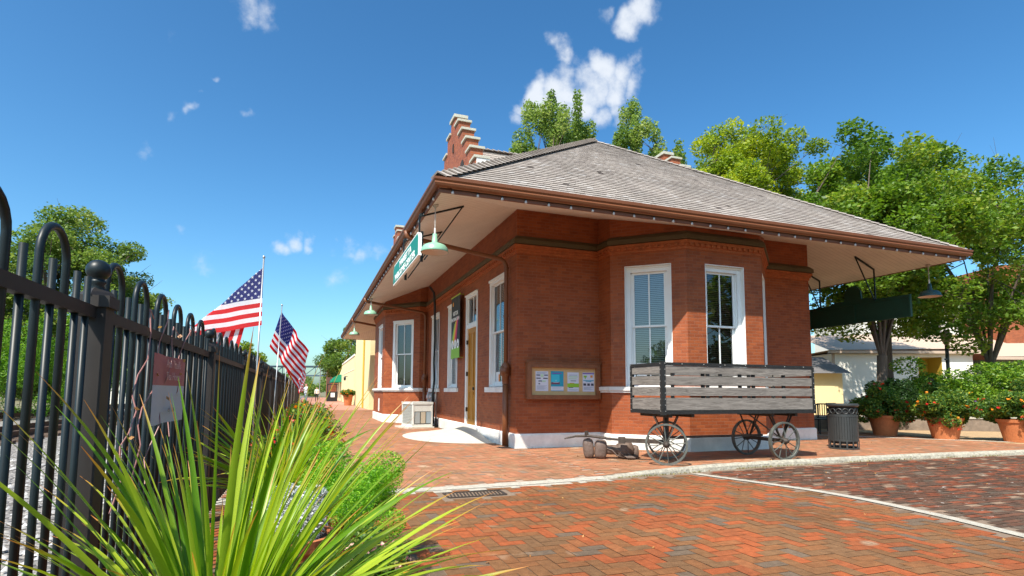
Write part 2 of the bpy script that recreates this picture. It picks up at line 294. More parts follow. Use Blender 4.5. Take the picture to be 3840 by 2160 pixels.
def npmesh(name,verts,faces,mats,parent=None,mi=None,rnd=None,uv=None,smooth=False):
    """verts (n,3), faces (m,4) arrays"""
    me=bpy.data.meshes.new(name); n=len(verts); m=len(faces); k=faces.shape[1]
    me.vertices.add(n); me.vertices.foreach_set('co',np.ascontiguousarray(verts,dtype=np.float32).ravel())
    me.loops.add(m*k); me.loops.foreach_set('vertex_index',faces.astype(np.int32).ravel())
    me.polygons.add(m); me.polygons.foreach_set('loop_start',np.arange(0,m*k,k,dtype=np.int32))
    for mm in (mats if isinstance(mats,(list,tuple)) else [mats]): me.materials.append(mm)
    if mi is not None: me.polygons.foreach_set('material_index',mi.astype(np.int32))
    if uv is not None: me.uv_layers.new(name='UVMap').data.foreach_set('uv',uv.astype(np.float32).ravel())
    at=me.attributes.new('rnd','FLOAT','FACE'); at.data.foreach_set('value',(rng.random(m) if rnd is None else rnd).astype(np.float32))
    if smooth: me.polygons.foreach_set('use_smooth',np.ones(m,dtype=bool))
    me.update(calc_edges=True); o=bpy.data.objects.new(name,me); COL.objects.link(o)
    if parent is not None: o.parent=parent
    return o
def leaves(name,C,size,mats,parent=None,aspect=.55,up=.4,mi=None,rnd=None,droop=0.):
    """one rhombic leaf per centre"""
    C=np.asarray(C); n=len(C); d=rng.normal(size=(n,3)); d[:,2]=d[:,2]*.6-droop; d/=np.linalg.norm(d,axis=1)[:,None]
    nr=rng.normal(size=(n,3)); nr[:,2]=np.abs(nr[:,2])+up; w=np.cross(d,nr); w/=np.linalg.norm(w,axis=1)[:,None]+1e-9
    s=(size*(.6+.8*rng.random(n)))[:,None] if np.isscalar(size) else (size*(.6+.8*rng.random(n)))[:,None]
    vs=np.stack([C-d*s*.5,C+w*s*aspect*.5,C+d*s*.5,C-w*s*aspect*.5],axis=1).reshape(-1,3)
    return npmesh(name,vs,np.arange(n*4).reshape(-1,4),mats,parent,mi,rnd)
def blob(cen,rad,n,shell=.5):
    """points in an ellipsoid, denser towards the surface"""
    p=rng.normal(size=(n,3)); p/=np.linalg.norm(p,axis=1)[:,None]; r=rng.random(n)**(1/3.)*(1-shell)+shell*(.8+.2*rng.random(n))
    return np.array(cen)+p*r[:,None]*np.array(rad)
def tag(o,label,cat,group=None,kind=None):
    o['label']=label; o['category']=cat
    if group: o['group']=group
    if kind: o['kind']=kind
    return o
def thing(name,loc,label,cat,group=None):
    o=bpy.data.objects.new(name,None); COL.objects.link(o); o.location=loc; o.empty_display_size=.1
    return tag(o,label,cat,group)
def struct(o,kind='structure'): o['kind']=kind; return o
def reloc(o,p):
    """parent world-space mesh o under an Empty p that sits at its own location"""
    o.parent=p; o.matrix_parent_inverse=Matrix.Translation(-p.location); return o
def text(body,size,org,ux,uy,m,parent,ext=.003,bold=0.,sx=1.,align='CENTER',name='lettering'):
    cu=bpy.data.curves.new('t','FONT'); cu.body=body; cu.size=size; cu.extrude=ext; cu.offset=bold; cu.align_x=align; cu.resolution_u=2
    o=bpy.data.objects.new('t',cu); COL.objects.link(o); bpy.context.view_layer.update()
    me=bpy.data.meshes.new_from_object(o.evaluated_get(bpy.context.evaluated_depsgraph_get())); bpy.data.objects.remove(o)
    ux=V(ux); uy=V(uy); n=ux.cross(uy); M4=Matrix((( ux.x*sx,uy.x,n.x,org[0]),(ux.y*sx,uy.y,n.y,org[1]),(ux.z*sx,uy.z,n.z,org[2]),(0,0,0,1)))
    me.transform(M4); me.materials.clear(); me.materials.append(m); q=bpy.data.objects.new(name,me); COL.objects.link(q)
    if parent is not None: q.parent=parent
    return q
def sweep(mb,path,prof,closed=False,uvs=False):
    """profile [(outward offset, z)] swept along an XY path, outward = right of travel"""
    n=len(path); P=[V((p[0],p[1])) for p in path]; offs=[]
    for i in range(n):
        a=P[(i-1)%n] if (closed or i>0) else None; b=P[i]; c=P[(i+1)%n] if (closed or i<n-1) else None
        def nr(p,q): d=(q-p).normalized(); return V((d.y,-d.x))
        if a is None: m=nr(b,c)
        elif c is None: m=nr(a,b)
        else:
            n1=nr(a,b); n2=nr(b,c); m=(n1+n2); m=m/m.length; m=m/max(.3,m.dot(n1))
        offs.append(m)
    segs=range(n if closed else n-1)
    for i in segs:
        j=(i+1)%n; L=(P[j]-P[i]).length
        for k in range(len(prof)-1):
            (o1,z1),(o2,z2)=prof[k],prof[k+1]
            q=[(*(P[i]+offs[i]*o1),z1),(*(P[j]+offs[j]*o1),z1),(*(P[j]+offs[j]*o2),z2),(*(P[i]+offs[i]*o2),z2)]
            mb.quad(*q,uv=((0,z1),(L,z1),(L,z2),(0,z2)))
    if not closed:
        for i in (0,n-1): mb.poly([(*(P[i]+offs[i]*o),z) for o,z in prof])
# ------------------------------------------------------------------ camera, light, sky
CX,CY,CZ=-4.2204,-11.3708,1.2
F_,PY,PITCH,ROLL,YAW=2098.19,1279.01,.0911,.0058,.3473
fw=V((math.sin(YAW),math.cos(YAW),0)); rt=V((math.cos(YAW),-math.sin(YAW),0)); up=V((0,0,1))
FWD=fw*math.cos(PITCH)+up*math.sin(PITCH); U0=up*math.cos(PITCH)-fw*math.sin(PITCH)
R1=rt*math.cos(ROLL)+U0*math.sin(ROLL); U1=U0*math.cos(ROLL)-rt*math.sin(ROLL)
cam=bpy.data.cameras.new('camera'); co=bpy.data.objects.new('camera',cam); COL.objects.link(co); S.camera=co
co.matrix_world=Matrix(((R1.x,U1.x,-FWD.x,CX),(R1.y,U1.y,-FWD.y,CY),(R1.z,U1.z,-FWD.z,CZ),(0,0,0,1)))
cam.sensor_width=36; cam.lens=36*F_/3840; cam.shift_y=(PY-1080)/3840; cam.clip_end=3000; cam.clip_start=.05
def dirpx(u,v): return (FWD+R1*((u-1920)/F_)-U1*((v-PY)/F_)).normalized()
sd=V((.57,.522,-1)).normalized()
sun=bpy.data.lights.new('sun','SUN'); sun.energy=5.0; sun.angle=math.radians(.53); sun.color=(1,.935,.83)
so=bpy.data.objects.new('sun',sun); COL.objects.link(so); so.rotation_euler=sd.to_track_quat('-Z','Y').to_euler()
W=bpy.data.worlds.new('World'); S.world=W; W.use_nodes=True; nt=W.node_tree; N=nt.nodes; L=nt.links
bg=N['Background']; bg.inputs[1].default_value=.108
sky=N.new('ShaderNodeTexSky'); sky.sky_type='NISHITA'; sky.sun_disc=False; sky.sun_elevation=math.radians(52.3); sky.sun_rotation=math.radians(227.5); sky.altitude=300; sky.air_density=1.; sky.dust_density=2.0; sky.ozone_density=1.6
hs=N.new('ShaderNodeHueSaturation'); hs.inputs['Saturation'].default_value=1.13; hs.inputs['Value'].default_value=1.; tint=N.new('ShaderNodeMixRGB'); tint.blend_type='MULTIPLY'; tint.inputs[0].default_value=1; tint.inputs[2].default_value=(.76,.95,.96,1); gm=N.new('ShaderNodeGamma'); gm.inputs[1].default_value=1.22; L.new(sky.outputs[0],gm.inputs[0]); L.new(gm.outputs[0],tint.inputs[1]); L.new(tint.outputs[0],hs.inputs['Color'])
tc=N.new('ShaderNodeTexCoord')
nz=N.new('ShaderNodeTexNoise'); nz.inputs['Scale'].default_value=20; nz.inputs['Detail'].default_value=9; nz.inputs['Roughness'].default_value=.62; L.new(tc.outputs['Generated'],nz.inputs['Vector'])
nw=N.new('ShaderNodeTexNoise'); nw.inputs['Scale'].default_value=9; nw.inputs['Detail'].default_value=5; L.new(tc.outputs['Generated'],nw.inputs['Vector'])
sub=N.new('ShaderNodeVectorMath'); sub.operation='SUBTRACT'; L.new(nw.outputs['Color'],sub.inputs[0]); sub.inputs[1].default_value=(.5,.5,.5)
scl=N.new('ShaderNodeVectorMath'); scl.operation='SCALE'; scl.inputs['Scale'].default_value=.11; L.new(sub.outputs[0],scl.inputs[0])
addv=N.new('ShaderNodeVectorMath'); addv.operation='ADD'; L.new(tc.outputs['Generated'],addv.inputs[0]); L.new(scl.outputs[0],addv.inputs[1])
# cloud puffs as real sky directions: (u, v) photo direction, angular size, strength
puffs=[(2100,190,.034,1.),(2115,240,.036,.95),(2180,262,.036,.9),(2250,255,.042,.95),(2330,262,.04,.9),(2385,285,.03,.75),(2200,320,.05,1.),(2290,320,.045,.9),(2110,335,.05,1.),(2040,350,.036,1.),(2000,400,.036,.95),(2080,405,.055,1.),(2170,395,.045,.95),(1965,435,.03,.8),(2310,385,.035,.6),(2340,425,.03,.55),(2250,430,.04,.6),(2140,450,.04,.7),
 (2350,90,.038,.85),(2400,55,.04,.9),(2425,25,.03,.85),(2320,120,.026,.7),(2250,60,.02,.4),(930,10,.045,.7),(990,30,.042,.7),(1030,50,.025,.5),(650,455,.024,.62),(735,448,.02,.55),(915,460,.026,.62),(835,340,.016,.6),(760,380,.014,.5),
 (1035,898,.026,.66),(1075,875,.028,.72),(1110,862,.02,.6),(1145,893,.018,.6),(1330,945,.03,.4),(1400,965,.036,.4),(1260,940,.02,.42),(650,150,.03,.42),(870,165,.022,.4),(30,1130,.06,.6),(90,1100,.05,.5),(1290,1060,.05,.45),(800,1000,.05,.42),(640,870,.02,.4),(520,560,.03,.3)]
acc=None
for u,v,rad,st in puffs:
    dn=N.new('ShaderNodeVectorMath'); dn.operation='DISTANCE'; st=st*.88 if (u<1100 and v<700 and v>100) else st; rad=rad*.72 if (u<1100 and v<700 and v>100) else rad; L.new(addv.outputs[0],dn.inputs[0]); dn.inputs[1].default_value=dirpx(u,v)
    mr=N.new('ShaderNodeMapRange'); mr.interpolation_type='SMOOTHSTEP'; mr.inputs[1].default_value=rad; mr.inputs[2].default_value=rad*.1; mr.inputs[3].default_value=0; mr.inputs[4].default_value=st; L.new(dn.outputs['Value'],mr.inputs[0])
    if acc is None: acc=mr.outputs[0]
    else:
        mx=N.new('ShaderNodeMath'); mx.operation='MAXIMUM'; L.new(acc,mx.inputs[0]); L.new(mr.outputs[0],mx.inputs[1]); acc=mx.outputs[0]
ma=N.new('ShaderNodeMath'); ma.operation='MULTIPLY_ADD'; L.new(nz.outputs[0],ma.inputs[0]); ma.inputs[1].default_value=1.5; ma.inputs[2].default_value=-.72; 
ad=N.new('ShaderNodeMath'); ad.operation='ADD'; L.new(acc,ad.inputs[0]); L.new(ma.outputs[0],ad.inputs[1])
mk=N.new('ShaderNodeMapRange'); mk.interpolation_type='SMOOTHSTEP'; mk.inputs[1].default_value=.2; mk.inputs[2].default_value=1.1; mk.inputs[4].default_value=.9; L.new(ad.outputs[0],mk.inputs[0])
gt=N.new('ShaderNodeMath'); gt.operation='MULTIPLY'; sm=N.new('ShaderNodeMapRange'); sm.inputs[2].default_value=.12; L.new(acc,sm.inputs[0]); L.new(sm.outputs[0],gt.inputs[0]); L.new(mk.outputs[0],gt.inputs[1])
mix=N.new('ShaderNodeMixRGB'); L.new(gt.outputs[0],mix.inputs[0]); L.new(hs.outputs[0],mix.inputs[1]); mix.inputs[2].default_value=(5.6,5.9,6.3,1)
L.new(mix.outputs[0],bg.inputs[0])
S.view_settings.view_transform='Standard'; S.view_settings.look='None'; S.view_settings.exposure=.62; S.view_settings.gamma=1
S.cycles.max_bounces=7; S.cycles.transparent_max_bounces=10; S.cycles.diffuse_bounces=4; S.cycles.caustics_reflective=False; S.cycles.caustics_refractive=False
# ------------------------------------------------------------------ ground
def sm01(t): t=max(0,min(1,t)); return t*t*(3-2*t)
def zpl(x,y=0): return -.012-.045*sm01((x+.3)/1.9)
g=MB(); nx=24
g.quad((-900,-600,-.45),(900,-600,-.45),(900,900,-.45),(-900,900,-.45)); struct(g.build('ground',MT['grass']))
# kerb back edge (sidewalk side), as (x,y)
KB=[(-5.2,-4.3),(-3.3,-4.27),(-2.4,-4.27),(-1.4,-4.22),(-.2,-4.1),(.6,-3.9),(1.4,-3.7),(2.3,-3.56),(3.3,-3.48),(5.5,-3.42),(8,-3.45),(10.5,-3.62),(13,-3.9),(17,-4.5),(24,-5.8)]
def kb(x):
    for (x0,y0),(x1,y1) in zip(KB,KB[1:]):
        if x0<=x<=x1: return y0+(y1-y0)*(x-x0)/(x1-x0)
    return KB[0][1] if x<KB[0][0] else KB[-1][1]
WL=[(-9.5,1.75),(-8.2,2.0),(-7.2,2.22),(-6.4,2.3),(-5.7,2.26),(-5.0,2.08),(-4.3,1.84),(-3.8,1.7)]   # white line (y, x)
WL=[(CY+(y+11.37)*1.0-.12,-4.22+(x+4.22)*.967) for y,x in WL]; WL=[(-14,-.2)]+WL
def wl(y):
    for (y0,x0),(y1,x1) in zip(WL,WL[1:]):
        if y0<=y<=y1: return x0+(x1-x0)*(y-y0)/(y1-y0)
    return WL[-1][1] if y>WL[-1][0] else WL[0][1]
# plaza bed
g=MB(); xs=[-5.2,-3,-1.5,-.3,0,.4,.8,1.2,1.6,2.5,4,7,11,16,24]
for a,b in zip(xs,xs[1:]): g.quad((a,-16,zpl(a)-.006),(b,-16,zpl(b)-.006),(b,kb(b)-.05,zpl(b)-.006),(a,kb(a)-.05,zpl(a)-.006))
struct(g.build('plaza_bed',MT['joint']))
g=MB()
g.quad((-5.2,-4.35,-.006),(-.2,-4.2,-.006),(-.2,60,-.006),(-5.2,60,-.006))
xs=[-.2,.6,1.4,2.3,3.3,5.5,8,10.5,12.3]
for a,b in zip(xs,xs[1:]): g.quad((a,kb(a)-.03,-.006),(b,kb(b)-.03,-.006),(b,4,-.006),(a,4,-.006))
struct(g.build('sidewalk_bed',MT['joint2']))
def herring(name,x0,x1,y0,y1,inside,zf,m,w=.112,gap=.0025,jit=.0012):
    vs=[]; fs=[]; rn=[]; nx=int((x1-x0)/w)+2; ny=int((y1-y0)/w)+2
    for i in range(nx):
        for j in range(ny):
            k=(i-j)%4
            if k==0: ax,ay,bx,by=x0+i*w,y0+j*w,x0+(i+2)*w,y0+(j+1)*w
            elif k==3: ax,ay,bx,by=x0+i*w,y0+j*w,x0+(i+1)*w,y0+(j+2)*w
            else: continue
            if not (inside(ax,ay) and inside(bx,by) and inside(ax,by) and inside(bx,ay)): continue
            n=len(vs); z=jit*(random.random()-.5)*2; t1=(random.random()-.5)*.0016; t2=(random.random()-.5)*.0016
            ax+=gap;ay+=gap;bx-=gap;by-=gap
            vs+=[(ax,ay,zf(ax)+z+t1),(bx,ay,zf(bx)+z+t2),(bx,by,zf(bx)+z-t1),(ax,by,zf(ax)+z-t2)]; fs.append((n,n+1,n+2,n+3)); rn.append(random.random())
    return struct(npmesh(name,np.array(vs),np.array(fs),m,rnd=np.array(rn)))
herring('brick_plaza',-5.1,2.4,-13,-4.2,lambda x,y: y<kb(x)-.2+(.0 if x>-.3 else 0) and x<wl(y)-.06 and not(-2.68<x<-1.93 and -4.99<y<-4.62),lambda x:zpl(x),MT['paver'])
herring('brick_sidewalk',-5.1,0.05,-4.35,26,lambda x,y: y>kb(x)+.0 and x<-.02 ,lambda x:0.,MT['paver2'])
def bond(name,x0,x1,y0,y1,inside,zf,m,w=.095,l=.215,gap=.004,jit=.003):
    vs=[]; fs=[]; rn=[]; j=0; y=y0
    while y<y1:
        x=x0-(l/2 if j%2 else 0)
        while x<x1:
            ax,bx,ay,by=x+gap,x+l-gap,y+gap,y+w-gap
            if inside(ax,ay) and inside(bx,by) and inside(ax,by) and inside(bx,ay):
                n=len(vs); z=jit*(random.random()-.5)*2; vs+=[(ax,ay,zf(ax)+z),(bx,ay,zf(bx)+z+jit*.4),(bx,by,zf(bx)+z),(ax,by,zf(ax)+z-jit*.4)]; fs.append((n,n+1,n+2,n+3)); rn.append(random.random())
            x+=l
        y+=w; j+=1
    return struct(npmesh(name,np.array(vs),np.array(fs),m,rnd=np.array(rn)))
bond('brick_sidewalk',0.,12.2,-4.3,2.2,lambda x,y: y>kb(x)+.01 and (y<-.02 or x>8.5),lambda x:0.,MT['paver2'],w=.106,l=.21,gap=.002,jit=.0015)
bond('old_brick_road',1.6,18,-12,-3.6,lambda x,y: y<kb(x)-.21 and x>wl(y)+.1,lambda x:zpl(x)-.002,MT['oldbrick'])
# flush strip and granite kerb stones
g=MB()
xs=[-5.2,-3.3,-2.4,-1.4,-.2]
for a,b in zip(xs,xs[1:]): g.quad((a,kb(a)-.17,zpl(a)+.003),(b,kb(b)-.17,zpl(b)+.003),(b,kb(b),.003),(a,kb(a),.003))
for a,b in zip(xs,xs[1:]): g.quad((a,kb(a)-.32,zpl(a)-.001),(b,kb(b)-.32,zpl(b)-.001),(b,kb(b)-.175,zpl(b)-.001),(a,kb(a)-.175,zpl(a)-.001))
struct(g.build('kerb_strip',MT['strip']))
g=MB(); x=-.2
while x<20:
    ln=1.1+random.random()*.9; n=7; x2=x+ln-.012; rows=[]
    for i in range(n+1):
        t=i/n; xx=x+(x2-x)*t; yy=kb(xx); j=lambda a:(random.random()-.5)*a; h=.012+.016*sm01((xx+.2)/1.) ; e=0 if 0<i<n else .006
        rows.append([(xx,yy+.0,h-.015-e),(xx,yy-.03+j(.008),h+j(.006)-e),(xx,yy-.07,h+.004+j(.01)-e),(xx,yy-.11+j(.012),h-.006+j(.01)-e),(xx,yy-.14+j(.014),h-.035+j(.012)),(xx,yy-.155+j(.02),zpl(xx)-.02)])
    for i in range(n):
        for k in range(5): g.quad(rows[i][k],rows[i+1][k],rows[i+1][k+1],rows[i][k+1])
    g.poly(rows[0]); g.poly(rows[n]); x+=ln
struct(g.build('granite_kerb',MT['granite'],smooth=False))
g=MB(); ys=[-14,-12,-11,-10,-9.5]+[-9.2+.35*i for i in range(16)]; ys=[y for y in ys if y<-3.9]
for a,b in zip(ys,ys[1:]):
    xa,xb=wl(a),wl(b); g.quad((xa-.055,a,zpl(xa)+.004),(xa+.085,a,zpl(xa)+.004),(xb+.085,b,zpl(xb)+.004),(xb-.055,b,zpl(xb)+.004))
struct(g.build('concrete_edging',MT['strip']))
# drain
dr=thing('drain_grate',(-2.3,-4.8,-.03),'rusty slotted drain grate set in the brick plaza below the kerb','drain')
g=MB(); g.b2(-2.65,-1.96,-4.975,-4.635,-.035,-.028); reloc(g.build('drain_pit',MT['black']),dr)
g=MB()
for i in range(16): g.bar((-2.62+i*.0425,-4.96,-.017),(-2.58+i*.0425,-4.65,-.017),.018,.016)
for y in (-4.965,-4.645): g.b2(-2.655,-1.955,y-.012,y+.012,-.028,-.006)
for x in (-2.655,-1.955): g.b2(x-.012,x+.012,-4.95,-4.66,-.028,-.006)
reloc(g.build('grate',MT['rust']),dr)
# fallen leaves and tufts along the kerb
n=260; C=np.column_stack([-3.5+rng.random(n)*13,-8.5+rng.random(n)*8.2,np.zeros(n)]); C=np.array([c for c in C if not(0<c[0]<9 and c[1]>-.5)]); C[:,2]=[ (zpl(c[0]) if c[1]<kb(c[0])-.1 else 0)+.006 for c in C]
o=leaves('fallen_leaves',C,.035,MT['dry'],aspect=.6,up=9); tag(o,'scattered dry leaves and bits lying on the brick paving','litter',kind='stuff')
n=1500; X_=-.3+rng.random(n)**1.2*11; b=np.column_stack([X_,[kb(x)-.165-abs(random.gauss(0,.02)) for x in X_],[zpl(x) for x in X_]]); keep=np.sin(X_*5)+np.sin(X_*2.3)>-.2; b=b[keep]; n=len(b); d=np.column_stack([rng.normal(size=n)*.012,rng.normal(size=n)*.012,.01+.022*rng.random(n)]); w=np.column_stack([rng.normal(size=n),rng.normal(size=n),np.zeros(n)])*.003
o=npmesh('kerb_weeds',np.stack([b-w,b+w,b+d*.6+w,b+d],1).reshape(-1,3),np.arange(n*4).reshape(-1,4),MT['dry_grass']); tag(o,'tiny dry weeds and moss in the joint below the granite kerb','weeds',kind='stuff')
# door ramp
g=MB(); n=26; c=(-.03,3.55); tp=[(0.,2.35),(0,4.85)]
rim=[]
for i in range(n+1):
    a=PI*i/n; rim.append((-.06-1.75*max(0,math.sin(a))**.85,3.6-math.cos(a)*2.3))
top=[(-.06,3.0+1.3*i/n,.245) for i in range(n+1)]; mid=[]
for i in range(n):
    for k in range(6):
        t0,t1=k/6,(k+1)/6
        P=lambda i,t:(rim[i][0]*(1-t)+top[i][0]*t, rim[i][1]*(1-t)+top[i][1]*t, .003+.24*t**1.25)
        g.quad(P(i,t0),P(i+1,t0),P(i+1,t1),P(i,t1))
struct(g.build('concrete_ramp',MT['concrete'],smooth=True))
# ballast: grey stones
m=bpy.data.materials.new('grey_ballast'); m.use_nodes=True; n_=m.node_tree.nodes; l_=m.node_tree.links; b_=n_['Principled BSDF']; b_.inputs['Roughness'].default_value=.9
tcx=n_.new('ShaderNodeTexCoord'); vo=n_.new('ShaderNodeTexVoronoi'); vo.inputs['Scale'].default_value=17; l_.new(tcx.outputs['Object'],vo.inputs['Vector'])
cr=n_.new('ShaderNodeValToRGB'); e=cr.color_ramp.elements; e[0].color=(.12,.105,.09,1); e[1].color=(.38,.35,.32,1); sx_=n_.new('ShaderNodeSeparateXYZ'); l_.new(vo.outputs['Color'],sx_.inputs[0]); l_.new(sx_.outputs[0],cr.inputs[0]); l_.new(cr.outputs[0],b_.inputs['Base Color'])
bp=n_.new('ShaderNodeBump'); bp.inputs['Strength'].default_value=1; bp.inputs['Distance'].default_value=.05; bp.invert=True; l_.new(vo.outputs['Distance'],bp.inputs['Height']); l_.new(bp.outputs[0],b_.inputs['Normal'])
MT['ballast']=m
g=MB(); g.quad((-27,-30,-.3),(-5.2,-30,-.3),(-5.2,160,-.3),(-27,160,-.3)); struct(g.build('ballast_bed',m))
# loose ballast stones near the fence
n=5200; base=np.column_stack([-5.3-rng.random(n)**1.6*5.5,-10.5+rng.random(n)*17,-.3+rng.random(n)*.03])
octa=np.array([(1,0,0),(0,1,0),(-1,0,0),(0,-1,0),(0,0,.7),(0,0,-.7)]); sc=(.022+.026*rng.random((n,1,1)))*(.7+.6*rng.random((n,6,3))); ang=rng.random(n)*6.28
P=octa[None]*sc; ca,sa=np.cos(ang)[:,None],np.sin(ang)[:,None]; Q=P.copy(); Q[:,:,0]=P[:,:,0]*ca-P[:,:,1]*sa; Q[:,:,1]=P[:,:,0]*sa+P[:,:,1]*ca; Q+=base[:,None,:]
tri=np.array([(0,1,4),(1,2,4),(2,3,4),(3,0,4)]); fs=(tri[None]+np.arange(n)[:,None,None]*6).reshape(-1,3)
o=npmesh('loose_ballast_stones',Q.reshape(-1,3),fs,ramp_mat('ballast_stone',[(0,(.2,.19,.18)),(.3,(.34,.33,.32)),(.6,(.42,.41,.4)),(.85,(.54,.52,.5))],.9,var=.1),rnd=np.repeat(rng.random(n),4))
tag(o,'loose grey crushed stones lying behind the black fence','stones',kind='stuff')
n=900; b=np.column_stack([-5.35-rng.random(n)*.7,-10.8+rng.random(n)*14,np.full(n,-.3)]); d=np.column_stack([rng.normal(size=n)*.06,rng.normal(size=n)*.06,.15+.3*rng.random(n)]); w=np.column_stack([rng.normal(size=n),rng.normal(size=n),np.zeros(n)])*.006
o=npmesh('weeds',np.stack([b-w,b+w,b+d*.6+w,b+d],1).reshape(-1,3),np.arange(n*4).reshape(-1,4),MT['leafP']); tag(o,'thin green weeds growing out of the stones behind the fence','weeds',kind='stuff')
# tracks
def track(xc,label):
    t=thing('railway_track',(xc,20,-.3),label,'railway track','railway tracks beyond the fence')
    for s in (-1,1):
        g=MB(); x=xc+s*.72
        g.b2(x-.075,x+.075,-30,140,-.21,-.19); g.b2(x-.012,x+.012,-30,140,-.19,-.08); g.b2(x-.036,x+.036,-30,140,-.08,-.04); reloc(g.build('rail',MT['steel']),t)
    g=MB()
    for i in range(260): y=-22+i*.6; g.b2(xc-1.3,xc+1.3,y-.11,y+.11,-.32,-.212)
    o=reloc(g.build('ties',MT['tie']),t); o['kind']='stuff'
track(-13.1,'nearer rusty railway track on grey stones behind the black fence'); track(-19.,'farther rusty railway track in front of the green trees')
g=MB(); g.quad((-200,-80,-.28),(-22,-80,-.28),(-22,300,-.28),(-200,300,-.28)); struct(g.build('trackside_ground',MT['grass']))
# ------------------------------------------------------------------ the depot
FP=[(0,23.6),(0,16.2),(-.28,16.2),(-1.42,14.76),(-1.42,11.34),(-.28,9.88),(0,9.88),(0,0),(2.02,0),(2.02,-.55),(3.22,-1.65),(5.23,-1.65),(6.43,-.55),(6.43,0),(8.46,0),(8.46,23.6)]
dep=thing('depot_building',(0,0,0),'red brick station building with wide eaves, angled bays and grey shingled hip roof','building')
WIN={}   # segment index -> openings (s0,s1,z0,z1)
ZW0,ZW1=1.33,3.98
WIN[3]=[(1.4,2.75,ZW0,ZW1)]
WIN[4]=[(1.85-1.40,1.85-.32,ZW0,ZW1)]
WIN[6]=[(9.88-9.0,9.88-7.70,ZW0,ZW1),(9.88-6.42,9.88-5.14,ZW0,ZW1),(9.88-4.22,9.88-3.0,.25,ZW1),(9.88-1.94,9.88-.68,ZW0,ZW1)]
WIN[9]=[(.315,1.315,ZW0,ZW1)]
WIN[10]=[(.48,1.53,ZW0,ZW1)]
WIN[11]=[(.315,1.315,ZW0,ZW1)]
wb=MB(); acc_u=0; DEP=.14
for i in range(len(FP)):
    a=V(FP[i]); b=V(FP[(i+1)%len(FP)]); Ls=(b-a).length; d=(b-a)/Ls; n=V((d.y,-d.x)); ops=WIN.get(i,[])
    ss=sorted({0,Ls,*[o[0] for o in ops],*[o[1] for o in ops]}); zs=sorted({0.,5.2 if i in (2,3,4,9,10,11) else 5.32,*[o[2] for o in ops],*[o[3] for o in ops]})
    P=lambda s,z,o=0.:(a.x+d.x*s+n.x*o,a.y+d.y*s+n.y*o,z)
    for s0,s1 in zip(ss,ss[1:]):
        for z0,z1 in zip(zs,zs[1:]):
            sm_,zm=(s0+s1)/2,(z0+z1)/2
            if any(o[0]<sm_<o[1] and o[2]<zm<o[3] for o in ops): continue
            wb.quad(P(s0,z0),P(s1,z0),P(s1,z1),P(s0,z1),uv=((acc_u+s0,z0),(acc_u+s1,z0),(acc_u+s1,z1),(acc_u+s0,z1)))
    for (s0,s1,z0,z1) in ops:
        e=-DEP*1.6
        for q in (((s0,z0),(s0,z1)),((s0,z1),(s1,z1)),((s1,z1),(s1,z0)),((s1,z0),(s0,z0))):
            (p,z),(p2,z2)=q; wb.quad(P(p,z),P(p,z,e*2.2),P(p2,z2,e*2.2),P(p2,z2))
    acc_u+=Ls
wb.build('wall',MT['brick'],dep)
g=MB(); sweep(g,FP,[(0,.31),(.025,.295),(.035,.27),(.035,0)],closed=True); g.build('stone_base',MT['stone'],dep)
g=MB(); sweep(g,FP,[(0,4.66),(.05,4.62),(.10,4.56),(.10,4.47),(0,4.455)],closed=True); g.build('cornice',MT['olive'],dep)
g=MB(); sweep(g,FP,[(0.,4.457),(.075,4.452),(.075,4.39),(.045,4.385),(.045,4.33),(.02,4.325),(.02,4.27),(0,4.265)],closed=True)
# little upright brick teeth under the cornice
for i in (4,6,8,9,10):
    a=V(FP[i]); b=V(FP[i+1]); Ls=(b-a).length; d=(b-a)/Ls; n=V((d.y,-d.x)); k=int(Ls/.135)
    for j in range(k):
        p=a+d*(Ls*(j+.5)/k)+n*.062; g.box((p.x,p.y,4.357),(.034,.018,.028),(V((d.x,d.y,0)),V((n.x,n.y,0)),V((0,0,1))))
g.build('brick_corbel',MT['corbel'],dep)
for pth in (FP[8:14],FP[1:7]):
    g=MB(); sweep(g,pth,[(0,1.335),(.075,1.325),(.075,1.25),(.045,1.24),(.045,1.205),(0,1.2)]); g.build('string_course',MT['stone'],dep)
REC=.13
def frame2(a,d,n,o_s,o_z):
    rc=REC; return lambda s,z,o=0.: V((a.x+d.x*(o_s+s)+n.x*(o-rc),a.y+d.y*(o_s+s)+n.y*(o-rc),o_z+z))
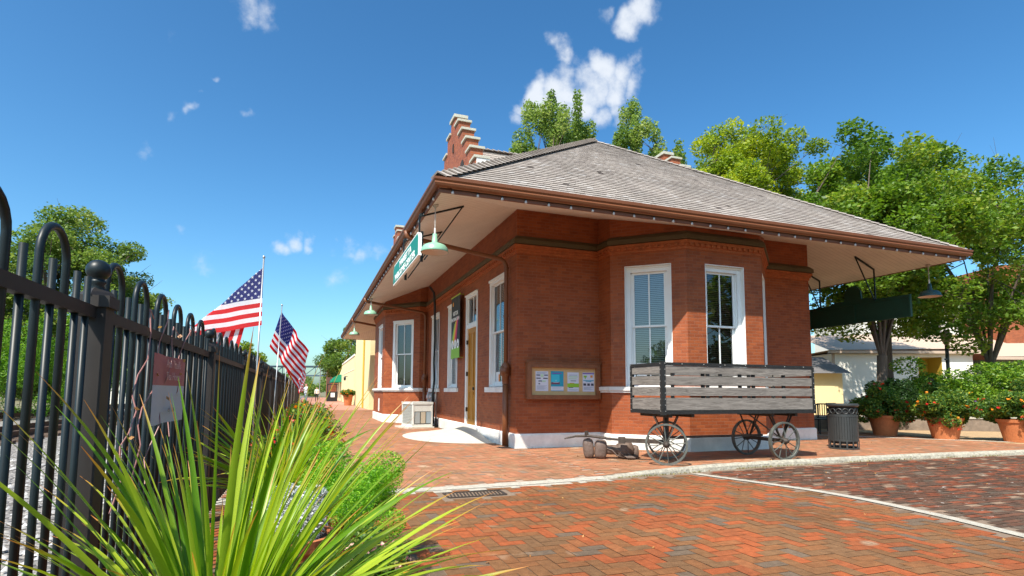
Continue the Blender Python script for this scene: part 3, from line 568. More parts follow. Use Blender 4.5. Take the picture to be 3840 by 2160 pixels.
def window(i,op,blind='blind',sill=True,label=None):
    a=V(FP[i]); b=V(FP[(i+1)%len(FP)]); Ls=(b-a).length; d=(b-a)/Ls; n=V((d.y,-d.x)); s0,s1,z0,z1=op; w=s1-s0; h=z1-z0
    P=frame2(a,d,n,s0,z0); A=(V((d.x,d.y,0)),V((n.x,n.y,0)),V((0,0,1)))
    def bx(g,sa,sb,za,zb,oa,ob): g.box(P((sa+sb)/2,(za+zb)/2,(oa+ob)/2),((sb-sa)/2,abs(ob-oa)/2,(zb-za)/2),A)
    g=MB(); cw=.105
    bx(g,0,cw,0,h-.13,-.15,.018); bx(g,w-cw,w,0,h-.13,-.15,.018); bx(g,0,w,h-.13,h-.02,-.15,.022); bx(g,.0,w,h-.05,h-.017,-.1,.055)
    bx(g,cw+.0,cw+.025,.03,h-.15,-.14,-.02); bx(g,w-cw-.025,w-cw,.03,h-.15,-.14,-.02)   # stops
    bx(g,cw,w-cw,0,.05,-.15,.0)
    bx(g,0,.014,0,h,.018,REC-.004); bx(g,w-.014,w,0,h,.018,REC-.004); bx(g,.014,w-.014,h-.016,h,.056,REC-.004)
    fr=g.build('window',MT['white'],dep)
    if label: fr['label']=label
    zm=(2.655-z0); x0,x1=cw+.025,w-cw-.025; xm=(x0+x1)/2
    for (za,zb,of) in ((zm-.02,h-.13,-.045),(.05,zm+.02,-.085)):
        g=MB(); t=.05
        bx(g,x0,x0+t,za,zb,of-.03,of); bx(g,x1-t,x1,za,zb,of-.03,of); bx(g,x0+t,x1-t,za,za+(.075 if za<.1 else .04),of-.03,of+.002); bx(g,x0+t,x1-t,zb-.045,zb,of-.03,of+.002); bx(g,xm-.014,xm+.014,za+.04,zb-.045,of-.027,of-.003)
        g.build('sash',MT['white'],fr)
        g=MB(); q=[P(x0+.02,za+.02,of-.015),P(x1-.02,za+.02,of-.015),P(x1-.02,zb-.02,of-.015),P(x0+.02,zb-.02,of-.015)]; g.quad(*q); g.build('pane',MT['glass'],fr)
    g=MB(); k=int((h-.2)/.042)
    for j in range(k):
        z=.06+j*.042; g.quad(P(x0,z,-.165),P(x1,z,-.165),P(x1,z+.03,-.19),P(x0,z+.03,-.19))
    g.build('blind',MT[blind],fr)
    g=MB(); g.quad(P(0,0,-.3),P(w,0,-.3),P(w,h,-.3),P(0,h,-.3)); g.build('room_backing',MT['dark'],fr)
    if sill:
        g=MB(); bx(g,-.16,w+.16,-.135,-.012,.02,REC+.075); bx(g,0,w,-.02,-.001,0,REC); g.build('sill',MT['stone'],fr)
    return fr
REC=.03
window(3,WIN[3][0],'blind',False); window(4,WIN[4][0],'blind',False)
REC=.012
window(6,WIN[6][0],'blindw'); window(6,WIN[6][1],'blindw'); window(6,WIN[6][3],'blindw')
REC=.13
window(9,WIN[9][0],'blindw',False); window(10,WIN[10][0],'blind',False); window(11,WIN[11][0],'blind',False)
# small poster in the left front bay window, sticker in the side window
def seg(i): a=V(FP[i]); b=V(FP[i+1]); d=(b-a).normalized(); return a,d,V((d.y,-d.x))
a,d,n=seg(9); P=frame2(a,d,n,.315,ZW0)
def card(g,P,s0,s1,z0,z1,o): g.quad(P(s0,z0,o),P(s1,z0,o),P(s1,z1,o),P(s0,z1,o))
pt=thing('window_poster',P(.3,.3,-.1),'small colourful poster stuck inside the window left of the cart','poster')
for nm,mm,(s0,s1,z0,z1),o in (('paper','poster_white',(.2,.42,.24,.52),-.096),('picture','poster_blue',(.215,.405,.38,.46),-.0945),('picture','poster_yellow',(.215,.405,.27,.36),-.0945)):
    g=MB(); card(g,P,s0,s1,z0,z1,o); reloc(g.build(nm,solid(mm,{'poster_white':(.75,.75,.73),'poster_blue':(.12,.2,.5),'poster_yellow':(.7,.5,.05)}[mm])),pt)
REC=.012
a,d,n=seg(6); P=frame2(a,d,n,9.88-1.94,ZW0)
st=thing('window_sticker',P(.3,.2,-.1),'small white and orange card stuck in the window beside the downspout','sticker')
for mm,(s0,s1,z0,z1),o in (('poster_white',(.22,.5,.12,.36),-.096),('card_orange',(.42,.5,.12,.3),-.0945)):
    g=MB(); card(g,P,s0,s1,z0,z1,o); reloc(g.build('card',solid(mm,(.8,.25,.04))),st)
# door in the left facade
P=frame2(a,d,n,9.88-4.22,.25); A=(V((d.x,d.y,0)),V((n.x,n.y,0)),V((0,0,1)))
def bx(g,sa,sb,za,zb,oa,ob): g.box(P((sa+sb)/2,(za+zb)/2,(oa+ob)/2),((sb-sa)/2,abs(ob-oa)/2,(zb-za)/2),A)
g=MB(); w=1.22; h=ZW1-.25
bx(g,0,.13,0,h-.13,-.2,.02); bx(g,w-.13,w,0,h-.13,-.2,.02); bx(g,0,w,h-.13,h-.02,-.2,.024); bx(g,0,w,h-.05,h-.017,-.1,.055); bx(g,0,.014,0,h,.02,REC-.004); bx(g,w-.014,w,0,h,.02,REC-.004); bx(g,.13,w-.13,2.74,2.85,-.2,.012)
dr=g.build('door',MT['white'],dep); dr['label']='golden oak panelled door in a tall white frame with a glazed transom'
g=MB(); bx(g,.13,w-.13,0,2.74,-.09,-.05)
for (sa,sb) in ((.13,.25),(.55,.67),(w-.25,w-.13)): bx(g,sa,sb,0,2.74,-.05,-.03)
for (za,zb) in ((0,.2),(.95,1.13),(2.6,2.74)): bx(g,.13,w-.13,za,zb,-.05,-.028)
bx(g,.3,w-.3,.28,.87,-.05,-.04)
g.build('leaf',MT['doorwood'],dr)
g=MB(); bx(g,.74,.8,1.0,1.08,-.03,.01); bx(g,.12,.14,2.3,2.42,-.05,.026); bx(g,.12,.14,.4,.52,-.05,.026); bx(g,.12,.14,1.4,1.52,-.05,.026); g.build('handle',MT['rust'],dr)
g=MB(); bx(g,.13,.19,2.85,h-.13,-.07,-.02); bx(g,w-.19,w-.13,2.85,h-.13,-.07,-.02); bx(g,w/2-.015,w/2+.015,2.85,h-.13,-.065,-.03); bx(g,.19,w-.19,2.85,2.9,-.07,-.02); g.build('transom',MT['white'],dr)
g=MB(); card(g,P,.13,w-.13,2.85,h-.13,-.05); g.build('pane',MT['glass'],dr)
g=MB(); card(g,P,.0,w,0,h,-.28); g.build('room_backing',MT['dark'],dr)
g=MB(); bx(g,.0,w,-.04,.004,-.2,REC+.02); g.build('threshold',MT['concrete'],dr)
# small white vent on the far bay
g=MB(); a2,d2,n2=seg(3); P2=frame2(a2,d2,n2,1.9,.4); g.box(P2(.2,.25,.01+REC),(.14,.012,.26),(V((d2.x,d2.y,0)),V((n2.x,n2.y,0)),V((0,0,1)))); g.build('vent_cover',MT['white'],dep)
# soffit, fascia, gutter, roof
EX0,EX1,EY0,EY1=-2.405,11.0,-2.56,26.0; XM=(EX0+EX1)/2
def uvq(g,a,b,c,d,fl): 
    u=[(p[1],p[0]) if fl else (p[0],p[1]) for p in (a,b,c,d)]; g.quad(a,b,c,d,uv=tuple(u))
g=MB(); i0,i1,j0,j1=EX0+.15,EX1-.15,EY0+.15,EY1-.15; zf,zw=4.53,5.27
uvq(g,(i0,j0,zf),(i0,j1,zf),(.05,23.5,zw),(.05,.05,zw),True); uvq(g,(i1,j1,zf),(i1,j0,zf),(8.41,.05,zw),(8.41,23.5,zw),True)
uvq(g,(i1,j0,zf),(i0,j0,zf),(.05,.05,zw),(8.41,.05,zw),False); uvq(g,(i0,j1,zf),(i1,j1,zf),(8.41,23.5,zw),(.05,23.5,zw),False)
g.build('soffit',MT['soffit'],dep)
EP=[(EX0,EY1),(EX0,EY0),(EX1,EY0),(EX1,EY1)]
g=MB(); sweep(g,EP,[(-.15,4.53),(-.15,4.515),(-.115,4.515),(-.115,4.66),(-.1,4.67),(-.1,4.8)],closed=True); g.build('fascia',MT['brown'],dep)
g=MB(); sweep(g,EP,[(-.112,4.60),(-.055,4.585),(-.022,4.605),(-.008,4.64),(-.022,4.67),(-.002,4.70),(0.0,4.738),(-.012,4.738),(-.03,4.66),(-.1,4.62)],closed=True); g.build('gutter',MT['brown'],dep)
def shingles(g,A,B,A2,B2,course=.17,wmin=.09,wmax=.22,lift=.017):
    """courses of separate wooden shingles between bottom edge A-B and top edge A2-B2"""
    A,B,A2,B2=map(V,(A,B,A2,B2)); sl=((A2+B2)/2-(A+B)/2).length
    nrm=(B-A).cross((A2+B2)/2-(A+B)/2).normalized()
    if nrm.z<0: nrm=-nrm
    nc=max(1,int(sl/course))
    for c in range(nc):
        t0=c/nc; t1=min(1,(c+1.15)/nc); la,lb=A.lerp(A2,t0),B.lerp(B2,t0); ua,ub=A.lerp(A2,t1),B.lerp(B2,t1); Lc=(lb-la).length
        if Lc<.02: continue
        x=0; dd=(lb-la)/Lc; sv=((ua+ub)/2-(la+lb)/2)
        fa=(ua-la).dot(dd)/Lc; fb=(ub-la).dot(dd)/Lc
        while x<Lc:
            w=wmin+(wmax-wmin)*random.random(); x1=min(Lc,x+w); q0,q1=x/Lc,x1/Lc; l=lift*(.85+.3*random.random()); dz=(random.random()-.5)*.012*1.2
            p0=la.lerp(lb,q0)+nrm*l-sv.normalized()*dz*0; p1=la.lerp(lb,q1)+nrm*l
            off=sv.normalized()*((random.random()-.5)*.003)
            p0=p0+off; p1=p1+off
            r0=ua.lerp(ub,min(max(0,q0),1))+nrm*.002; r1=ua.lerp(ub,q1)+nrm*.002; rr=random.random()
            g.quad(p0,p1,r1,r0,r=rr); g.quad(p0-nrm*l,p1-nrm*l,p1,p0,r=.002)
            x=x1+.004
g=MB(); e=.1; zr=4.735; AP=(4.3,4.35,9.41); AP2=(4.3,19.1,9.41)
c0,c1,c2,c3=(EX0+e,EY0+e,zr),(EX1-e,EY0+e,zr),(EX1-e,EY1-e,zr),(EX0+e,EY1-e,zr)
shingles(g,c0,c1,AP,AP); shingles(g,c3,c0,AP2,AP,course=.17,wmax=.3); 
g.quad(c1,c2,AP2,AP,r=.5); g.poly([c2,c3,AP2],r=.5); g.quad(c3,c0,AP,AP2,r=.4); g.poly([c0,c1,AP],r=.4)
rf=g.build('roof',MT['shingle'],dep)
def hipcap(g,a,b,wd=.15,step=.2,l0=.13,l1=.075):
    a,b=V(a),V(b); d=(b-a); n=int(d.length/step); d.normalize(); side=d.cross(V((0,0,1))).normalized(); u=side.cross(d)
    for i in range(n):
        p=a+d*(i*step); q=p+d*(step*1.25); rr=random.random()
        for s in (-1,1):
            g.quad(p+u*l0,p+side*s*wd-u*.04+u*l0*.5,q+side*s*wd-u*.05+u*l1*.5,q+u*l1,r=rr)
            g.quad(p+u*(l0-.03),p+side*s*wd-u*.065+u*l0*.55,p+side*s*wd-u*.035+u*l0*.55,p+u*l0,r=.05)
g=MB(); hipcap(g,c0,AP); hipcap(g,c1,AP,.13,.2,.06,.035); hipcap(g,AP,AP2); g.build('ridge_cap',MT['shingle'],rf)
# stepped gables with their cross roofs
def stepgable(x0,x1,yc,lab):
    g=MB(); top=[(.28,10.2)]; rows=[(0,.28,5.33,10.2)]
    for k in range(5): rows.append((.28+k*.49,.28+(k+1)*.49,5.33,10.2-.36-.5*k))
    for (a,b,z0,z1) in rows:
        for s in (-1,1):
            if a==0 and s==1: continue
            lo,hi=(yc-b,yc-a) if s<0 else (yc+a,yc+b)
            if a==0: lo,hi=yc-.28,yc+.28
            for q,uv in (((x0,lo),(x0,hi)),'a'),(((x1,hi),(x1,lo)),'a'):
                (xa,ya),(xb,yb)=q; g.quad((xa,ya,z0),(xb,yb,z0),(xb,yb,z1),(xa,ya,z1),uv=((ya,z0),(yb,z0),(yb,z1),(ya,z1)))
            ye=lo if s<0 else hi
            zl=z1-.5 if a>0 else z1-.36
            ends=[ye] if a>0 else [lo,hi]
            for yy in ends: g.quad((x0,yy,zl-1.5),(x1,yy,zl-1.5),(x1,yy,z1),(x0,yy,z1),uv=((x0,zl-1.5),(x1,zl-1.5),(x1,z1),(x0,z1)))
            g.quad((x0,lo,z1),(x1,lo,z1),(x1,hi,z1),(x0,hi,z1))
    w=g.build('stepped_gable',MT['brick_far'],dep)
    g=MB(); g.b2(x0-.05,x1+.05,yc-.33,yc+.33,10.2,10.3); g.build('cap_stone',MT['cap'],w)
    for k in range(5):
        a,b=.28+k*.49,.28+(k+1)*.49; z=10.2-.36-.5*k
        for s in (-1,1): lo,hi=((yc-b-.05,yc-a-.002) if s<0 else (yc+a+.002,yc+b+.05)); g=MB(); g.b2(x0-.05,x1+.05,lo,hi,z,z+.07); g.build('cap_stone',MT['cap'],w)
    g=MB(); b=.28+5*.49; z=10.2-.36-2.0
    g.b2(x0+.03,x1+.09,yc-b-.03,yc-b+.12,z-.62,z-.004) ; g.build('white_block',MT['stone'],w)
    g=MB(); g.box((x0-.01 if x0<2 else x1+.01,yc-.1,9.2),(.02,.05,.14)); 
    pts=[]; n=10; cyv=yc-1.25
    for i in range(n+1): a=PI*i/n; pts.append((x0-.012,cyv+.3*math.cos(a),7.9+.45*math.sin(a)))
    g.poly([(x0-.012,cyv+.3,7.2)]+pts+[(x0-.012,cyv-.3,7.2)]); g.build('slot_opening',MT['dark'],w)
    return w
for yc in (6.17,19.3):
    stepgable(0.,.37,yc,''); stepgable(8.09,8.46,yc,'')
    g=MB(); zr_=9.33; 
    for s in (-1,1):
        shingles(g,(.37,yc+s*3.4,zr_-3.4),(4.3,yc+s*3.4,zr_-3.4),(.37,yc,zr_),(4.3,yc,zr_)); shingles(g,(4.3,yc+s*3.4,zr_-3.4),(8.09,yc+s*3.4,zr_-3.4),(4.3,yc,zr_),(8.09,yc,zr_),course=.3,wmax=.6)
    hipcap(g,(.37,yc,zr_),(3.6,yc,zr_)); g.build('cross_roof',MT['shingle'],dep)
# downspouts with the sloping arms
def spout(y,x=-.1,label=None):
    g=MB(); pts=[(x,y,.02),(x,y,3.95),(x-.01,y,4.06),(x-.06,y,4.15),(x-.13,y,4.2),(EX0+.28,y-.02,4.46),(EX0+.15,y-.02,4.47),(EX0+.04,y-.02,4.5),(EX0+.02,y-.02,4.62)]
    g.tube(pts,.05,10); o=g.build('downspout',MT['brown'],dep,smooth=True)
    g=MB()
    for z,h_ in ((2.9,.02),(4.0,.02),(.12,.1)):
        g=MB(); g.lathe([(.05,-h_),(.062,-h_),(.062,h_),(.05,h_)],(x,y,z),16); g.build('pipe_collar',MT['brown'],o)
    g=MB()
    g.lathe([(.075,-.005),(.075,.16),(.085,.165),(.085,.2),(.055,.21)],(x,y,1.38),16)
    g.lathe([(.0,-.0),(.115,0),(.115,.13),(0,.13)],(x-.1,y-.0,1.67),18,axis=(1,0,0)); g.lathe([(.055,0),(.1,.08),(.1,.28),(.055,.36)],(x,y,1.5),16)
    g.lathe([(.06,0),(.068,0),(.068,1.35),(.06,1.35)],(x,y,.02),16); g.build('leader_head',MT['brown'],o,smooth=True)
spout(.42); spout(9.62,-.12); spout(15.9,-.3)
# ------------------------------------------------------------------ bulbs along the fascia
def bulbs(p0,p1,n,label):
    p0,p1=V(p0),V(p1); t=thing('string_lights',p0,label,'string lights','string lights clipped under the eaves')
    g=MB(); pts=[p0+(p1-p0)*i/(n*2)+V((0,0,-.012*(i%2))) for i in range(n*2+1)]; g.tube(pts,.006,5); reloc(g.build('cable',MT['black']),t)
    g=MB(); g.lathe([(.011,.0),(.013,-.03)],(0,0,0),8); g.cur=1; g.lathe([(.013,-.03),(.022,-.045),(.026,-.062),(.02,-.08),(.001,-.088)],(0,0,0),10)
    b0=g.build('bulb',[MT['black'],solid('frosted_bulb',(.55,.5,.48),.15)],t,smooth=True)
    for i in range(n):
        b=b0 if i==0 else b0.copy()
        if i: COL.objects.link(b); b.parent=t
        b.location=(p1-p0)*((i+.5)/n)
bulbs((EX0+.12,EY0+.105,4.58),(EX1-.12,EY0+.105,4.58),30,'row of small bulbs under the front eave above the cart')
bulbs((EX0+.105,EY0+.3,4.58),(EX0+.105,EY1-.3,4.58),62,'row of small bulbs under the left eave facing the tracks')
# ------------------------------------------------------------------ lamps
def lamp(x,y,zr_,zc,label,m,Rr=.245):
    t=thing('pendant_lamp',(x,y,zr_),label,'lamp','enamel pendant lamps under the eaves')
    g=MB(); g.lathe([(.0,.0),(.055,.0),(.06,-.03),(.02,-.06),(.012,-.08)],(0,0,zc-zr_),14); g.tube([(0,0,zc-zr_-.06),(0,0,.42)],.009,6); g.cur=1; g.tube([(0,0,.44),(0,0,.3)],.016,8); g.build('rod',[MT['soffit'],MT['white']],t)
    g=MB(); g.lathe([(.02,.34),(.04,.335),(.045,.25),(.05,.245),(.052,.18),(.07,.165)],(0,0,0),20); g.lathe([(.06,.17),(.12,.155),(.19,.125),(.232,.075),(.24,.03),(Rr+.005,.0),(Rr,-.004)],(0,0,0),32); g.build('shade',m,t,smooth=True)
    g=MB(); g.lathe([(Rr-.004,-.002),(.232,.02),(.222,.07),(.18,.115),(.1,.145),(.0,.15)],(0,0,0),32); g.lathe([(0.,.03),(.03,.04),(.04,.07),(.03,.12)],(0,0,0),12); g.build('reflector',MT['lampin'],t,smooth=True)
lamp(-2.19,-1.67,3.68,4.56,'mint green pendant lamp hanging at the near corner beside the green sign',MT['mint'])
lamp(-2.2,9.2,3.95,4.55,'mint green pendant lamp under the left eave before the far bay window',MT['mint'])
lamp(-2.2,16.9,3.95,4.55,'mint green pendant lamp farthest away under the left eave',MT['mint'])
lamp(10.78,-1.62,3.72,4.56,'dark teal pendant lamp under the right end of the roof',solid('dark_teal_enamel',(.02,.07,.075),.4),.26)
# ------------------------------------------------------------------ hanging sign
sg=thing('welcome_sign',(-2.37,.5,4.),'green hanging sign reading Marietta Welcome Center under the left eave','sign')
x=-2.37; y0,y1,z0,z1=-1.22,2.05,3.72,4.18
out=[(y0,z0+.02),(y0-.02,z1-.1),(y0+.12,z1),(y1-.3,z1),(y1-.05,z1-.08),(y1,z1-.2),(y1,z0),(y0,z0)]
def slab(g,pts,xa,xb):
    n=len(pts); g.poly([(xa,y,z) for y,z in pts]); g.poly([(xb,y,z) for y,z in pts][::-1])
    for i in range(n): (ya,za),(yb,zb)=pts[i],pts[(i+1)%n]; g.quad((xa,ya,za),(xa,yb,zb),(xb,yb,zb),(xb,ya,za))
def scale(pts,s,dy=0): 
    cy=sum(p[0] for p in pts)/len(pts); cz=(z0+z1)/2; return [(cy+(y-cy)*s[0],cz+(z-cz)*s[1]) for y,z in pts]
out=[(y0,z0),(y0,z1-.09),(y0+.1,z1),(y1-.14,z1),(y1,z1-.12),(y1,z0)]
inn=[(y0+.04,z0+.03),(y0+.04,z1-.1),(y0+.12,z1-.03),(y1-.16,z1-.03),(y1-.04,z1-.14),(y1-.04,z0+.03)]
g=MB(); slab(g,out,x-.03,x+.03); reloc(g.build('sign_border',MT['signwhite']),sg)
g=MB(); slab(g,inn,x-.036,x+.036); reloc(g.build('sign_board',MT['greensign']),sg)
o=text('MARIETTA',.185,(x-.038,.3,3.965),(0,-1,0),(0,0,1),MT['signwhite'],None,.002,.006,1.75); reloc(o,sg)
o=text('WELCOME CENTER',.185,(x-.038,.42,3.775),(0,-1,0),(0,0,1),MT['signwhite'],None,.002,.006,1.6); reloc(o,sg)
for yy in (-1.12,.72):
    g=MB(); g.bar((x,yy,4.5),(-1.55,yy-.1,4.76),.05,.06); g.bar((-1.55,yy-.1,4.76),(x+.1,yy,3.66),.022); g.bar((x,yy,4.5),(x,yy,4.1),.03); g.bar((x+.05,yy,4.2),(x+.05,yy,3.62),.05,.03); reloc(g.build('bracket',MT['iron']),sg)
sg2=thing('wooden_sign',(10.3,.1,3.5),'dark green wooden sign hanging under the right end of the roof, seen from behind','sign')
x=10.3; g=MB(); pts=[(-1.46,3.2),(-1.46,3.78),(-.5,3.8),(-.3,3.87),(-.1,3.87),(-.08,4.1),(0.05,4.26),(.3,4.26),(.42,4.1),(.44,3.87),(.7,3.87),(.9,3.8),(1.65,3.8),(1.65,3.18)]
slab(g,pts,x-.02,x+.03); reloc(g.build('sign_board',MT['darkgreen']),sg2)
g=MB()
for (ya,yb,za,zb) in ((-1.46,1.65,3.2,3.25),(-1.46,1.65,3.72,3.77),(-1.46,-1.4,3.25,3.72),(.1,.16,3.25,3.72),(1.59,1.65,3.25,3.72)): g.b2(x-.045,x-.02,ya,yb,za,zb)
reloc(g.build('sign_batten',MT['darkgreen']),sg2)
for yy in (-.5,1.25):
    g=MB(); g.bar((x,yy,4.62),(x-.75,yy-.05,4.9),.035); g.bar((x-.75,yy-.05,4.9),(x,yy,3.7),.025); g.bar((x,yy,4.64),(x,yy,3.2),.03); reloc(g.build('bracket',MT['iron']),sg2)
# ------------------------------------------------------------------ banner
bn=thing('banner',(-.12,4.9,3.1),'dark vertical banner reading Visitor Information with coloured ribbons beside the oak door','banner')
x=-.13; ya,yb=5.44,4.42
def bnq(nm,m,a,b,z0,z1,k): g=MB(); g.quad((x-k,a,z0),(x-k,b,z0),(x-k,b,z1),(x-k,a,z1)); return reloc(g.build(nm,m),bn)
g=MB(); g.b2(x,x+.004,yb,ya,2.2,4.07); reloc(g.build('cloth',solid('charcoal_cloth',(.035,.04,.042),.7)),bn)
bnq('green_panel',solid('lime_print',(.25,.5,.05),.6),ya,yb,2.2,2.52,.004)
g=MB(); g.tube([(x,ya+.03,4.08),(x,yb-.03,4.08)],.018,8); g.bar((x,ya-.1,4.08),(0,ya-.1,4.08),.02); g.bar((x,yb+.1,4.08),(0,yb+.1,4.08),.02); g.bar((x,yb+.1,2.21),(0,yb+.1,2.21),.015); reloc(g.build('pole',solid('lime_metal',(.35,.5,.04),.5)),bn)
for k,(c,t) in enumerate((((.12,.4,.1),0),((.5,.62,.05),.14),((.85,.42,.03),.28),((.8,.12,.04),.42),((.6,.02,.18),.56))):
    g=MB(); n=9
    for i in range(n):
        def R(i,w): q=i/n; return (ya-.02-t*.9-q*.38*(1-.3*k/4)-w, 2.62+.62*q**.7+t*.35*q)
        p0,p1,p2,p3=R(i,0),R(i,.11),R(i+1,.11),R(i+1,0); g.quad(*[(x-.006-.0004*k,p[0],p[1]) for p in (p0,p1,p2,p3)])
    reloc(g.build('ribbon_print',solid('ribbon_%d'%k,c,.6)),bn)
for k in range(3):
    yc=ya-.2-k*.32; g=MB(); g.poly([(x-.009,yc-.14*math.cos(t*PI/12),2.62+.14*math.sin(t*PI/12)) for t in range(24)]); reloc(g.build('round_symbol',MT['signwhite']),bn)
    reloc(text('i?P'[k] if k<2 else 'e',.2,(x-.011,yc,2.55),(0,-1,0),(0,0,1),MT['black'],None,.001,.004),bn)
reloc(text('VISITOR',.17,(x-.008,4.93,3.5),(0,-1,0),(0,0,1),MT['signwhite'],None,.001,.004,1.),bn); reloc(text('INFORMATION',.145,(x-.008,4.93,3.33),(0,-1,0),(0,0,1),MT['signwhite'],None,.001,.004,.95),bn)
g=MB(); g.poly([(x-.006,5.22+.06*math.cos(t*PI/8),3.86+.07*math.sin(t*PI/8)) for t in range(16)]); reloc(g.build('emblem',solid('emblem_orange',(.8,.35,.03))),bn)
# ------------------------------------------------------------------ notice board
nb=thing('notice_board',(1.1,-.06,1.44),'brown framed cork notice board with four posters on the brick wall left of the cart','notice board')
X0,X1,Z0,Z1=.21,1.985,1.05,1.84
g=MB(); t=.095; g.b2(X0,X1,-.13,.0,Z1-t,Z1); g.b2(X0,X1,-.13,0,Z0,Z0+t); g.b2(X0,X0+t,-.13,0,Z0+t,Z1-t); g.b2(X1-t,X1,-.13,0,Z0+t,Z1-t); g.b2(X0+t,X0+t+.015,-.11,0,Z0+t,Z1-t)
g.b2(X0-.02,X1+.02,-.15,0,Z1,Z1+.02); reloc(g.build('frame',MT['brown2']),nb)
g=MB(); g.b2(X0+t,X1-t,-.05,-.02,Z0+t,Z1-t); reloc(g.build('cork_panel',MT['cork']),nb)
def poster(x0,x1,z0,z1,label,base,marks,texts=()):
    g=MB(); g.quad((x0,-.056,z0),(x1,-.056,z0),(x1,-.053,z1),(x0,-.053,z1)); o=reloc(g.build('poster',base),nb); o['label']=label
    W_,H_=x1-x0,z1-z0
    for c,a,b,cc,d_ in marks:
        g=MB(); g.quad((x0+W_*a,-.0585,z0+H_*cc),(x0+W_*b,-.0585,z0+H_*cc),(x0+W_*b,-.0565,z0+H_*d_),(x0+W_*a,-.0565,z0+H_*d_)); q=reloc(g.build('print',c),nb)
        q.parent=o; q.matrix_parent_inverse=Matrix.Identity(4)
pw=solid('poster_paper',(.66,.66,.72)); k1=solid('ink_dark',(.06,.06,.08)); k2=solid('ink_teal',(.02,.32,.45)); k3=solid('ink_lime',(.28,.52,.03)); k4=solid('ink_violet',(.2,.1,.4)); k5=solid('ink_grey',(.38,.4,.46)); k6=solid('ink_maroon',(.18,.06,.09)); k7=solid('ink_orange',(.75,.3,.05)); k8=solid('ink_palegreen',(.5,.66,.45)); k9=solid('ink_cyan',(.05,.5,.62))
px=lambda a: .31+(1.885-.31)*a
pz=lambda b: 1.145+(1.745-1.145)*b
tx=lambda z0,n,c=k5: [(c,.1,.9-.12*(i%3),z0-.035*i,z0-.035*i+.016) for i in range(n)]
poster(px(.075),px(.265),pz(.14),pz(.86),'grey white poster with rows of dark blocks',pw,[(k1,.06,.36,.78,.83),(k1,.68,.96,.78,.83),(k1,.06,.4,.62,.67),(k1,.6,.96,.62,.67),(k1,.22,.5,.48,.53),(k1,.22,.36,.34,.39),(k8,.4,.62,.7,.85),(k8,.52,.8,.46,.54)]+tx(.92,2)+tx(.26,6))
poster(px(.305),px(.5),pz(.14),pz(.87),'teal poster with a fountain picture',k2,[(k9,.03,.68,.45,.83),(k6,.03,.7,.34,.52),(pw,.38,.42,.5,.7),(pw,.2,.6,.43,.46),(pw,0,1,.03,.23),(k4,.1,.85,.87,.92)]+tx(.18,4))
poster(px(.56),px(.74),pz(.13),pz(.84),'white poster with a lime green band',pw,[(k3,.0,1,.22,.42),(k8,.1,.9,.74,.8),(k8,.1,.8,.64,.69),(k5,.15,.85,.84,.87),(k1,.28,.75,.54,.57),(k7,.2,.6,.42,.45),(k1,.1,.5,.19,.22)]+tx(.1,2))
poster(px(.8),px(.985),pz(.13),pz(.84),'white poster with a violet header and three dark round pictures',pw,[(k4,0,1,.92,.98),(k3,.08,.36,.75,.84),(k3,.19,.26,.66,.76),(k7,.66,.86,.74,.86),(k2,.05,.95,.56,.6),(k2,.25,.75,.51,.54),(k1,.06,.3,.31,.43),(k1,.4,.62,.31,.43),(k1,.72,.95,.31,.43)]+tx(.22,5))
# ------------------------------------------------------------------ air conditioner, meters, cables
ac=thing('air_conditioner',(-.75,7.6,0),'pale outdoor air conditioning unit on a slab beside the brick wall','air conditioner')
g=MB(); g.b2(-1.22,-.3,7.0,8.15,.0,.05); reloc(g.build('slab',MT['concrete']),ac); ac.rotation_euler.z=math.radians(14); ac.location.x-=.08
g=MB(); X0,X1,Y0,Y1=-1.12,-.4,7.1,8.0
for q in ((X0,X0+.06,Y0,Y0+.06),(X1-.06,X1,Y0,Y0+.06),(X0,X0+.06,Y1-.06,Y1),(X1-.06,X1,Y1-.06,Y1)): g.b2(*q,.09,.78)
g.b2(X0-.01,X1+.01,Y0-.01,Y1+.01,.78,.86); g.b2(X0,X1,Y0,Y1,.05,.13); g.b2(X0+.05,X1-.05,Y0+.008,Y0+.03,.55,.78); reloc(g.build('casing',MT['acbody']),ac)
g=MB(); g.b2(X0+.03,X1-.03,Y0+.04,Y1-.04,.12,.77); reloc(g.build('condenser',MT['acdark']),ac)
g=MB()
for i in range(12): z=.16+i*.05; g.b2(X0+.004,X0+.014,Y0+.05,Y1-.05,z-.003,z+.003)
for i in range(14): y=Y0+.08+i*.058; g.b2(X0+.002,X0+.01,y-.003,y+.003,.13,.78)
reloc(g.build('coil_guard',MT['acbody']),ac)
for i in range(3):
    g=MB(); xx=X0+.1+i*.2; g.b2(xx,xx+.16,Y0-.004,Y0+.02,.16,.53); reloc(g.build('louvre',solid('louvre_%d'%i,((.32,.36,.36),(.45,.4,.3),(.3,.38,.42))[i])),ac)
for i,(y,z,w_,h_) in enumerate(((8.9,.98,.17,.2),(8.35,.98,.1,.14))):
    t=thing('meter_box',(-.06,y,z),('larger grey electric meter box','smaller grey electric box')[i]+' on the wall above the air conditioner','meter box','grey electric boxes on the wall')
    g=MB(); g.b2(-.13,0,y-w_,y+w_,z-h_,z+h_); reloc(g.build('box',solid('grey_box',(.3,.32,.33))),t); g=MB(); g.lathe([(0,.05),(.07,.05),(.08,0)],(-.13,y,z+.04),16,axis=(-1,0,0)); g.tube([(-.06,y,z-h_),(-.06,y,.1)],.02,6); reloc(g.build('dial',solid('dial',(.5,.5,.5),.2)),t)
cb=thing('power_cable',(-.08,8.0,2.5),'black cable bundle and conduit running down the brick wall','cable')
